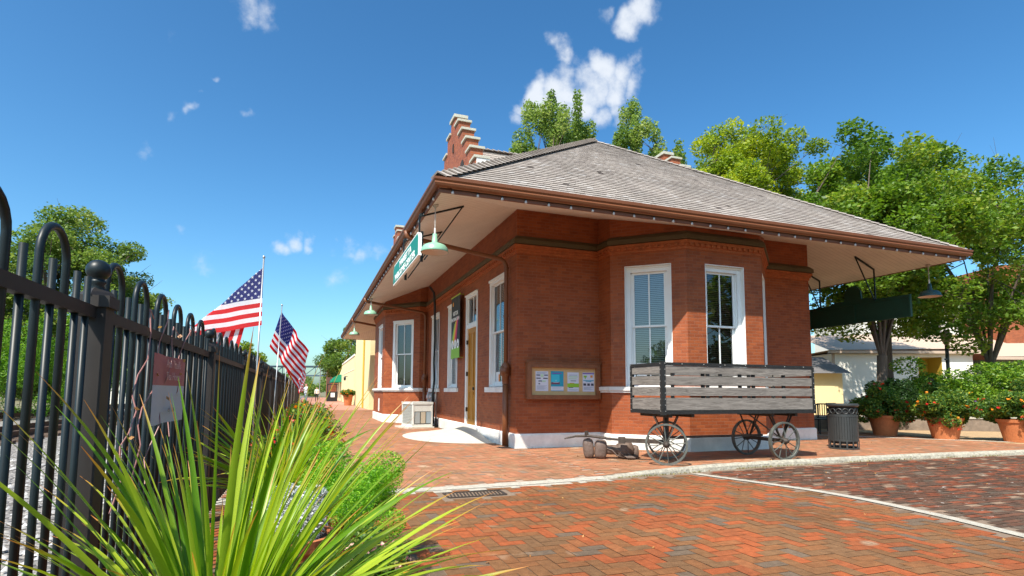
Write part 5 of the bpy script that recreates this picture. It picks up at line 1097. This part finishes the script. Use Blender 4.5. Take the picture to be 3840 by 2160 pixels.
# ------------------------------------------------------------------ trees
def tree(name,label,base,trunk_h,r0,crown,lm,nl,ls,ncl,cat='tree',group=None,vase=False,clr=.9,dense=.4,tall=1.):
    """crown = (centre, radii) world"""
    bx_,by_,bz_=base; t=thing(name,base,label,cat,group); cc,cr=V(crown[0]),crown[1]; fork=V((bx_,by_,bz_+trunk_h)); g=MB()
    lean=V((random.uniform(-.15,.15),random.uniform(-.15,.15),0))
    g.tube([V(base)-V((0,0,.1)),V(base)+V((0,0,trunk_h*.15)),V(base)+lean*.5+V((0,0,trunk_h*.55)),fork],[r0*1.35,r0*1.05,r0*.92,r0*.95],12)
    cl=[]
    for i in range(ncl):
        v=V((random.gauss(0,1),random.gauss(0,1),random.gauss(0,1))); v.normalize(); r=(.35+.65*random.random())**.6; s=1+.16*math.sin(5*v.x+3*v.z)+.12*math.sin(7*v.y+1)
        cl.append(cc+V((v.x*cr[0],v.y*cr[1],v.z*cr[2]))*r*s*.88)
    limbs=15 if vase else 6; anchors=[]
    for i in range(limbs):
        a=2*PI*i/limbs+random.random()*.5; rr=.42+.2*random.random(); e=cc+V((math.cos(a)*cr[0]*rr,math.sin(a)*cr[1]*rr,cr[2]*random.uniform(-.1,.45))); m1=fork.lerp(e,.35)+V((0,0,(e.z-fork.z)*.14)); m2=fork.lerp(e,.7)+V((random.uniform(-.2,.2),random.uniform(-.2,.2),(e.z-fork.z)*.08))
        k_=.62 if vase else 1.; g.tube([fork-V((0,0,trunk_h*.08)),m1,m2,e],[r0*.5*k_,r0*.34*k_,r0*.24*k_,r0*.1],8); anchors+=[m1,m2,e,(m1+m2)/2,(m2+e)/2]
    for c in cl:
        an=min(anchors,key=lambda q:(q-c).length+random.random()*.8); mid=an.lerp(c,.5)+V((0,0,.15*random.random()*(c-an).length)); g.tube([an,mid,c],[r0*.12,r0*.075,r0*.03],5,caps=False)
        for _ in range(2):
            e=c+V((random.gauss(0,1),random.gauss(0,1),random.gauss(.4,.8)))*clr*.5; g.tube([mid.lerp(c,.5),e],[r0*.045,r0*.015],4,caps=False)
    reloc(g.build('trunk',MT['bark']),t)
    k=nl//ncl; C=np.concatenate([blob(c,(clr*random.uniform(.6,1.15),clr*random.uniform(.6,1.15),clr*.62*tall*random.uniform(.7,1.2)),k,dense) for c in cl]); C=C+rng.normal(size=C.shape)*ls*.5
    rn=np.clip(np.repeat(rng.random(len(cl)),k)*.55+rng.random(len(C))*.5,0,1)
    reloc(leaves('crown',C,ls,lm,aspect=.6,rnd=rn,up=.5),t)
    return t
tree('street_tree','nearer multi stemmed tree with tall rounded crown right of the building',(15.3,3.1,0),2.6,.175,((15.3,3.3,6.9),(3.6,3.4,3.9)),MT['leafC'],60000,.15,120,vase=True,clr=.8)
tree('street_tree','farther spreading tree with low fanned limbs at the right edge',(22.2,3.6,0),2.5,.22,((22.5,3.8,7.1),(5.2,4.8,4.2)),MT['leafC'],64000,.16,160,vase=True,clr=.9)
tree('street_tree','green tree glimpsed beyond the hanging dark green sign',(20.5,15.5,0),2.4,.22,((20,15.5,5.6),(3.8,3.6,3.8)),MT['leafB'],22000,.2,60,clr=.95)
def at(u,v,dep):
    d=FWD+R1*((u-1920)/F_)-U1*((v-PY)/F_); return V((CX,CY,CZ))+d*dep
c=at(2085,700,44); tree('background_tree','upright tree with slender leafy tips behind the roof left of its peak',(c.x,c.y,0),9,.3,((c.x,c.y,c.z+.5),(4.6,4.2,7.0)),MT['leafA'],56000,.21,150,clr=.5,tall=3.8,group='trees behind the roof')
c=at(2400,700,44); tree('background_tree','upright tree with slender leafy tips behind the roof right of its peak',(c.x,c.y,0),9,.3,((c.x,c.y,c.z-1.1),(4.3,4.2,7.4)),MT['leafA'],56000,.21,150,clr=.5,tall=3.8,group='trees behind the roof')
c=at(2790,730,38); tree('background_tree','yellow green tree behind the long right slope of the roof',(c.x,c.y,0),8,.3,((c.x,c.y,c.z-.6),(5.6,5.,5.4)),MT['leafB'],90000,.18,200,clr=.95,group='trees behind the roof')
c=at(3290,720,30); tree('background_tree','broad green tree filling the gap between roof slope and street trees',(c.x,c.y,0),5,.3,((c.x,c.y,c.z-1.2),(4.6,4.4,4.2)),MT['leafC'],40000,.17,110,clr=.9,group='trees behind the roof')
# left: beyond the tracks
c=at(250,1180,34); tree('trackside_tree','large spreading green tree beyond the railway tracks on the left',(c.x,c.y,-.3),2.6,.35,((c.x,c.y,c.z+.5),(6.4,5.6,6.3)),MT['leafD'],130000,.17,320,clr=.95)
c=at(-260,1150,34); tree('trackside_tree','green tree at the left edge beyond the tracks',(c.x,c.y,-.3),2.6,.35,((c.x,c.y,c.z-.5),(4.5,4.5,5.)),MT['leafD'],24000,.2,80,clr=.95)
for i,(u,v,dp,rr,lab) in enumerate(((150,1330,27,(2.2,2.,2.3),'bright green bush beyond the tracks behind the first fence panel'),(330,1400,31,(1.7,1.7,1.7),'smaller bright green bush beside the big trackside tree'),(-60,1400,28,(2.,2.,2.2),'bright green bush at the left edge beyond the tracks'))):
    c=at(u,v,dp); t=thing('bush',(c.x,c.y,-.3),lab,'bush','bushes beyond the railway'); cl=[c+V((random.gauss(0,.5)*rr[0],random.gauss(0,.5)*rr[1],random.gauss(0,.45)*rr[2])) for _ in range(34)]; C=np.concatenate([blob(q,(.5,.5,.6),420,.4) for q in cl]); C=C[C[:,2]>-.3]; reloc(leaves('foliage',C,.12,MT['bright'],aspect=.35),t)
# trees across the street behind the photographer (seen only in the window panes)
for i,(x_,y_,lab) in enumerate(((24,-21,'tree across the street reflected in the right front window'),(17,-27,'second tree across the street behind the viewer'),(-25,-42,'tree behind the viewer reflected in the left bay window'),(-34,-34,'tree behind the viewer near the railway'))):
    hz=6. if i<2 else 3.6; tree('street_tree',lab,(x_,y_,-.3),2,.3,((x_,y_,hz),(5.,5.,5. if i<2 else 2.8)),MT['leafC'],9000,.45,60,clr=1.2)
# far woods and far trees
def woods(name,label,pts,n,ls,m):
    C=[]
    for (u0,u1,v0,v1,d0,d1,k) in pts:
        for _ in range(k):
            p=at(random.uniform(u0,u1),random.uniform(v0,v1),random.uniform(d0,d1)); C.append(blob(p,(2.2,2.2,1.6),n,.4))
    C=np.concatenate(C); C=C[C[:,2]>-.4]; o=leaves(name,C,ls,m,aspect=.7); tag(o,label,'woods',kind='stuff'); return o
woods('distant_woods','distant mass of green trees beyond the tracks and footbridge',[(-900,560,1390,1475,60,90,75),(500,1110,1425,1480,100,150,45),(1110,1290,1420,1480,150,190,30)],260,.5,MT['leafD'])
c=at(1290,1330,75); tree('distant_tree','green tree rising behind the low cream building past the eave',(c.x,c.y,0),3,.3,((c.x+1.,c.y,c.z+.1),(4.2,4.2,4.0)),MT['leafD'],16000,.3,60,clr=1.1)
c=at(925,1345,70); tree('distant_tree','small green treetop above the fence behind the first flag pole',(c.x,c.y,-.3),3,.3,((c.x,c.y,c.z-.6),(2.2,2.2,2.8)),MT['leafB'],7000,.28,26,clr=.9)
c=at(1100,1400,90); tree('distant_tree','round green treetop low above the far fence end',(c.x-6,c.y,-.3),3,.3,((c.x-6,c.y,c.z-.6),(3.,3.,2.4)),MT['leafD'],6000,.3,24,clr=1.)
# ------------------------------------------------------------------ buildings along the platform
t=thing('cream_building',(0,31,0),'tall pale yellow building right behind the brick station','building')
g=MB(); g.b2(-.45,9,26.6,39,-.1,6.4); reloc(g.build('wall',MT['yellow']),t); g=MB(); g.b2(-.55,9.1,26.5,39.1,6.4,6.6); reloc(g.build('parapet',MT['cream']),t)
g=MB(); g.tube([(-.52,30.5,0),(-.52,30.5,6.3)],.06,8); reloc(g.build('downspout',MT['ochre']),t)
t=thing('cream_building',(0,50,0),'lower pale yellow building with green awnings farther along the platform','building')
g=MB(); pts=[(39.02,0),(39.02,4.35),(58,4.35),(60,3.9),(64,3.4),(70,3.3),(70,0)]; slab(g,pts,-.5,6); reloc(g.build('wall',MT['yellow']),t)
g=MB(); g.b2(-.56,-.49,39.05,58,4.3,4.45); g.b2(-.53,-.49,39.05,64,3.1,3.14); reloc(g.build('trim',MT['cream']),t)
for y_ in (61,66):
    g=MB(); n=8
    for i in range(n):
        a0,a1=PI/2*i/n,PI/2*(i+1)/n; q=lambda a,y: (-.5-1.1*math.sin(a),y,2.3+.9*math.cos(a)); g.quad(q(a0,y_-1.8),q(a0,y_+1.8),q(a1,y_+1.8),q(a1,y_-1.8))
    for s in (-1.8,1.8): g.poly([(-.5,y_+s,2.3)]+[(-.5-1.1*math.sin(PI/2*i/n),y_+s,2.3+.9*math.cos(PI/2*i/n)) for i in range(n+1)])
    reloc(g.build('awning',solid('green_canvas',(.0,.22,.12),.7)),t)
t=thing('wall_lamp',(-.6,48,2.6),'small wall lamp on the cream building','lamp'); g=MB(); g.bar((-.5,48,2.7),(-.75,48,2.7),.05); g.lathe([(0,.2),(.12,0),(.1,-.3),(0,-.32)],(-.78,48,2.6),8); reloc(g.build('lantern',MT['iron']),t)
floral('flower_pot',(-1.05,38.,0),.4,.9,'terracotta pot of flowers against the cream building',MT['leafP'],[MT['orange']],(.7,.7,.4),2500,.12,40,.1,None,potR=.42)
t=thing('brick_building',(1,80,0),'far red brick building beyond the green awnings','building'); g=MB(); g.b2(-1.2,6,72,96,0,5.2); reloc(g.build('wall',MT['brick_far']),t); g=MB(); g.b2(-1.3,6.1,71.9,96.1,5.2,5.5); reloc(g.build('parapet',MT['cap']),t)
for k in range(4):
    g=MB(); g.b2(-1.24,-1.18,74+k*5,76+k*5,1.2,3.6); reloc(g.build('window',MT['dark']),t)
# grey bin box
t=thing('menu_cabinet',(-1.5,58,0),'dark cabinet with a white notice standing far along the platform','cabinet'); g=MB(); g.b2(-2.2,-1.,57.6,58.2,0,1.15); g.bar((-2.1,57.9,1.1),(-2.1,57.9,2.),.06); g.bar((-1.1,57.9,1.1),(-1.1,57.9,2.),.06); g.b2(-2.2,-1,57.7,58.1,1.95,2.05); reloc(g.build('cabinet',MT['black']),t); g=MB(); g.b2(-1.75,-1.3,57.55,57.59,.5,1.); reloc(g.build('notice',MT['signwhite']),t)
g=MB(); g.quad((-5.1,44,.004),(-.5,44,.004),(-.5,44.6,.004),(-5.1,44.6,.004)); struct(g.build('white_paving_line',MT['concrete']))
g=MB(); g.quad((-5.2,26,.002),(-.02,26,.002),(-.02,100,.002),(-5.2,100,.002)); struct(g.build('brick_path',mat('far_brick_paving',(.40,.19,.13),.85,var=.15,vs=3)))
# footbridge
t=thing('footbridge',(-5,117,0),'blue grey steel truss footbridge crossing far away over the tracks','bridge')
g=MB(); A_=V((-32,127,0)); B_=V((6,113.5,0)); zt,zb=6.4,4.55
for dy in (0,2.2):
    off=V((0,dy,0))
    for z in (zt,zb): g.bar(A_+off+V((0,0,z)),B_+off+V((0,0,z)),.16,.2 if z==zb else .14)
    n=17
    for i in range(n):
        p=A_.lerp(B_,i/n)+off; q=A_.lerp(B_,(i+1)/n)+off; g.bar(p+V((0,0,zb)),p+V((0,0,zt)),.09); g.bar(p+V((0,0,zb)),q+V((0,0,zt)),.08)
reloc(g.build('truss',MT['bluesteel']),t)
g=MB(); g.bar(A_+V((0,1.1,zt+.15)),B_+V((0,1.1,zt+.15)),2.6,.2); g.bar(A_+V((0,1.1,zb-.1)),B_+V((0,1.1,zb-.1)),2.2,.12); reloc(g.build('deck_and_roof',MT['bluesteel']),t)
g=MB(); g.b2(-9.2,-8.6,118,118.6,0,4.5); g.b2(1.5,2.5,114,116,0,4.5); reloc(g.build('pier',MT['concrete']),t)
for i,(u,dp,h,lab) in enumerate(((1120,70,6.2,'slim pale lamp post rising beside the farthest flags'),(1198,80,5.2,'lamp post standing before the footbridge beside the woman'))):
    c=at(u,1475,dp); t=thing('lamp_post',(c.x,c.y,0),lab,'lamp post','far lamp posts by the path'); g=MB(); g.tube([(c.x,c.y,0),(c.x,c.y,h)],.06,8); g.lathe([(0,.5),(.22,.1),(.12,0),(0,0)],(c.x,c.y,h-.1),10); reloc(g.build('post',MT['pole']),t)
# white sheds seen through the fence
c=at(460,1445,60); t=thing('white_shed',(c.x,c.y,0),'long white shed beyond the tracks seen through the fence','shed'); g=MB(); g.b2(c.x-5,c.x+5,c.y,c.y+5,-.3,2.3); reloc(g.build('wall',MT['cream']),t); g=MB(); g.b2(c.x-5.2,c.x+5.2,c.y-.2,c.y+5.2,2.3,2.55); reloc(g.build('roof',MT['greyroof']),t)
# ------------------------------------------------------------------ buildings on the right
t=thing('cream_outbuilding',(31,13.5,0),'long cream single storey building behind the trees on the right','building')
o0=V((26.75,14.8,0)); o1=V((34.87,11.73,0)); dd=(o1-o0).normalized(); nn=V((dd.y,-dd.x,0)); bk=-nn
def pr(s,o,z): return o0+dd*s+nn*o+V((0,0,z))
LB=(o1-o0).length
def bar3(g,s0,s1,oa,ob,z0,z1): g.box(pr((s0+s1)/2,(oa+ob)/2,(z0+z1)/2),((s1-s0)/2,abs(ob-oa)/2,(z1-z0)/2),(dd,nn,V((0,0,1))))
g=MB(); bar3(g,0,5.27,-5,0,0,3.74); bar3(g,6.76,LB,-5,0,0,3.93); bar3(g,5.27,6.76,-5,0,3.55,3.8)
for z in [.28*i for i in range(1,13)]: bar3(g,.05,5.2,0,.01,z,z+.014)
reloc(g.build('wall',MT['cream']),t)
g=MB(); bar3(g,5.27,6.76,-2,-1.2,0,3.55); bar3(g,6.73,6.76,-1.2,-.004,0,3.55); reloc(g.build('alcove',MT['ochre']),t)
g=MB(); bar3(g,6.05,6.56,-1.2,-1.15,0,2.4); reloc(g.build('door',MT['dark']),t)
g=MB(); bar3(g,-.08,.08,-.02,.04,0,3.74); bar3(g,-.4,LB+.26,.12,.36,3.75,3.92); reloc(g.build('trim',MT['tanroof']),t)
g=MB(); g.quad(pr(-.45,.4,3.93),pr(LB+.26,.4,4.08),pr(LB+.26,-3.9,5.5),pr(-.45,-3.9,5.25)); g.quad(pr(-.45,.4,3.93),pr(LB+.26,.4,4.08),pr(LB+.26,-3.9,3.9),pr(-.45,-3.9,3.8)); reloc(g.build('roof',MT['tanroof']),t)
t=thing('grey_outbuilding',(38,10,0),'low grey walled building with tan roof at the right edge','building')
g=MB(); bar3(g,LB+.65,LB+12,-5,.26,0,3.4); reloc(g.build('wall',solid('grey_green_wall',(.16,.18,.16),.8)),t)
g=MB(); g.quad(pr(LB+.3,.9,3.54),pr(LB+12,.9,3.67),pr(LB+12,-5,5.6),pr(LB+.3,-5,5.5)); bar3(g,LB+.3,LB+12,.7,.93,3.36,3.53); reloc(g.build('roof',MT['tanroof']),t)
t=thing('white_house',(36,22,0),'tall white sided house behind the cream outbuilding','house')
c=at(3560,1260,44); g=MB(); g.box((c.x,c.y,3.8),(9,3,3.8),(rt,fw,up)); reloc(g.build('wall',MT['cream']),t)
for k in range(4):
    p=V((c.x,c.y,0))+rt*(-7.5+k*4)-fw*3.03; g=MB(); g.box(p+V((0,0,5.6)),(.55,.03,.75),(rt,fw,up)); reloc(g.build('window',solid('dull_window',(.2,.19,.2),.3)),t)
c=at(3260,1250,50); t=thing('grey_house',(c.x,c.y,0),'grey house with paired white framed windows beyond the alley','house'); g=MB(); g.box((c.x,c.y,3.6),(3.3,3,3.6),(rt,fw,up)); reloc(g.build('wall',solid('grey_siding',(.36,.38,.42),.8)),t)
for k in (-1,1):
    p=V((c.x,c.y,0))-fw*3.05+rt*(-1.8+k*.75); g=MB(); g.box(p+V((0,0,5.4)),(.68,.03,.85),(rt,fw,up)); w_=reloc(g.build('window',MT['white']),t); g=MB(); g.box(p+V((0,0,5.4))-fw*.04,(.56,.02,.73),(rt,fw,up)); q=g.build('pane',solid('window_screen',(.2,.17,.16),.5)); q.parent=w_
c=at(3770,1180,40); t=thing('brick_house',(c.x,c.y,0),'red brick house glimpsed through the right hand tree','house'); g=MB(); g.box((c.x+2,c.y,5),(4,3,5),(rt,fw,up)); reloc(g.build('wall',MT['brick_far']),t)
c=at(3045,1440,34); t=thing('garden_shed',(c.x,c.y,0),'low cream shed with a dark shingled roof beside the brick corner','shed'); g=MB(); g.box((c.x,c.y,1.2),(.98,1.5,1.2),(rt,fw,up)); reloc(g.build('wall',MT['yellow']),t)
g=MB(); q=V((c.x,c.y,0)); g.quad(q-rt*1.3-fw*2+V((0,0,2.4)),q+rt*1.25-fw*2+V((0,0,2.4)),q+rt*1.25+fw*1+V((0,0,3.5)),q-rt*1.3+fw*1+V((0,0,3.5))); reloc(g.build('roof',MT['greyroof']),t)
t=thing('street_lamp',(21.5,4.8,0),'black street lamp post in front of the cream building','lamp'); g=MB(); g.tube([(21.5,4.8,0),(21.5,4.8,3.3)],.07,10); g.tube([(21.5,4.8,2.7),(21.2,4.7,2.7)],.04,6); reloc(g.build('post',MT['iron']),t); g=MB(); g.lathe([(.06,0),(.18,.25),(.22,.5),(.05,.7)],(21.5,4.8,3.3),10); reloc(g.build('lantern',solid('lamp_glass_tan',(.4,.3,.2),.4)),t)
# cafe furniture behind the bin
for i in range(3):
    c=at(3070+i*32,1510,17+i); t=thing('metal_chair',(c.x,c.y,0),('leftmost','middle','rightmost')[i]+' black metal cafe chair behind the litter bin','chair','cafe chairs behind the litter bin')
    g=MB(); x,y=c.x,c.y
    for sx,sy in ((-.2,-.2),(.2,-.2),(-.2,.2),(.2,.2)): g.tube([(x+sx,y+sy,0),(x+sx,y+sy,.45 if sy<0 else .9)],.014,5)
    reloc(g.build('legs',MT['iron']),t); g=MB(); g.b2(x-.22,x+.22,y-.22,y+.22,.43,.46); reloc(g.build('seat',MT['iron']),t)
    g=MB()
    for k in range(5): g.b2(x-.2+k*.1-.01,x-.2+k*.1+.01,y+.19,y+.21,.5,.9)
    g.b2(x-.22,x+.22,y+.19,y+.21,.86,.9); reloc(g.build('backrest',MT['iron']),t)
# ------------------------------------------------------------------ people
def person(loc,h,label,top_m,leg_m,face,pose):
    t=thing('person',loc,label,'person'); s=h/1.75
    J={'pel':(0,0,.95),'sp':(0,0,1.15),'ch':(0,0,1.35),'nk':(0,0,1.5),'hd':(0,.01,1.62),'ht':(0,.02,1.73),
     'hl':(-.1,0,.9),'kl':(-.11,.03,.5),'al':(-.12,0,.09),'fl':(-.13,.16,.04),'hr':(.1,0,.9),'kr':(.11,-.02,.5),'ar':(.12,-.05,.09),'fr':(.13,.11,.04),
     'sl':(-.18,0,1.43),'el':(-.24,.03,1.17),'wl':(-.22,.15,.95),'nl_':(-.21,.2,.87),'sr':(.18,0,1.43),'er':(.24,.03,1.17),'wr':(.22,.12,.95),'nr':(.21,.16,.87)}
    if pose=='face': J['er']=(.22,.2,1.25); J['wr']=(.08,.28,1.46); J['nr']=(.04,.24,1.55); J['el']=(-.24,.12,1.2); J['wl']=(-.12,.3,1.25); J['nl_']=(-.05,.34,1.26)
    R_={'pel':.15,'sp':.135,'ch':.16,'nk':.055,'hd':.1,'ht':.07,'hl':.1,'kl':.06,'al':.04,'fl':.035,'hr':.1,'kr':.06,'ar':.04,'fr':.035,'sl':.065,'el':.045,'wl':.03,'nl_':.035,'sr':.065,'er':.045,'wr':.03,'nr':.035}
    E_=[('pel','sp'),('sp','ch'),('ch','nk'),('nk','hd'),('hd','ht'),('pel','hl'),('hl','kl'),('kl','al'),('al','fl'),('pel','hr'),('hr','kr'),('kr','ar'),('ar','fr'),('ch','sl'),('sl','el'),('el','wl'),('wl','nl_'),('ch','sr'),('sr','er'),('er','wr'),('wr','nr')]
    ks=list(J); me=bpy.data.meshes.new('body'); ca,sa=math.cos(face),math.sin(face)
    me.from_pydata([((J[k][0]*ca-J[k][1]*sa)*s,(J[k][0]*sa+J[k][1]*ca)*s,J[k][2]*s) for k in ks],[(ks.index(a),ks.index(b)) for a,b in E_],[]); o=bpy.data.objects.new('body',me); COL.objects.link(o)
    md=o.modifiers.new('s','SKIN'); o.modifiers.new('u','SUBSURF').levels=1
    for i,k in enumerate(ks): me.skin_vertices[0].data[i].radius=(R_[k]*s,R_[k]*s*(.75 if k in('sp','ch','pel') else 1)); me.skin_vertices[0].data[i].use_root=(k=='pel')
    bpy.context.view_layer.update(); m2=bpy.data.meshes.new_from_object(o.evaluated_get(bpy.context.evaluated_depsgraph_get())); bpy.data.objects.remove(o)
    m2.materials.clear()
    for m_ in (MT['skin'],top_m,leg_m,solid('dark_hair',(.05,.03,.02))): m2.materials.append(m_)
    for p in m2.polygons:
        z=p.center.z/s; r=math.hypot(p.center.x,p.center.y)/s; p.material_index=0
        if z<.97: p.material_index=2
        elif z<1.47 : p.material_index=1 if (r<.3) else 0
        if z>1.66 or (z>1.52 and (p.center.x*-sa+p.center.y*ca)<-.02*s and r<.14): p.material_index=3
        p.use_smooth=True
    b=bpy.data.objects.new('body',m2); COL.objects.link(b); b.parent=t
c=at(1148,1475,40); person((c.x,c.y,0),1.78,'man in a pale blue grey shirt with hands raised to his face on the platform',solid('pale_shirt',(.5,.55,.62),.8),solid('blue_jeans',(.18,.24,.34),.8),math.radians(110),'face')
c=at(1188,1475,62); person((c.x,c.y,0),1.64,'woman in a pale top and black trousers farther along the platform',solid('cream_top',(.72,.62,.52),.8),MT['black'],math.radians(170),'')
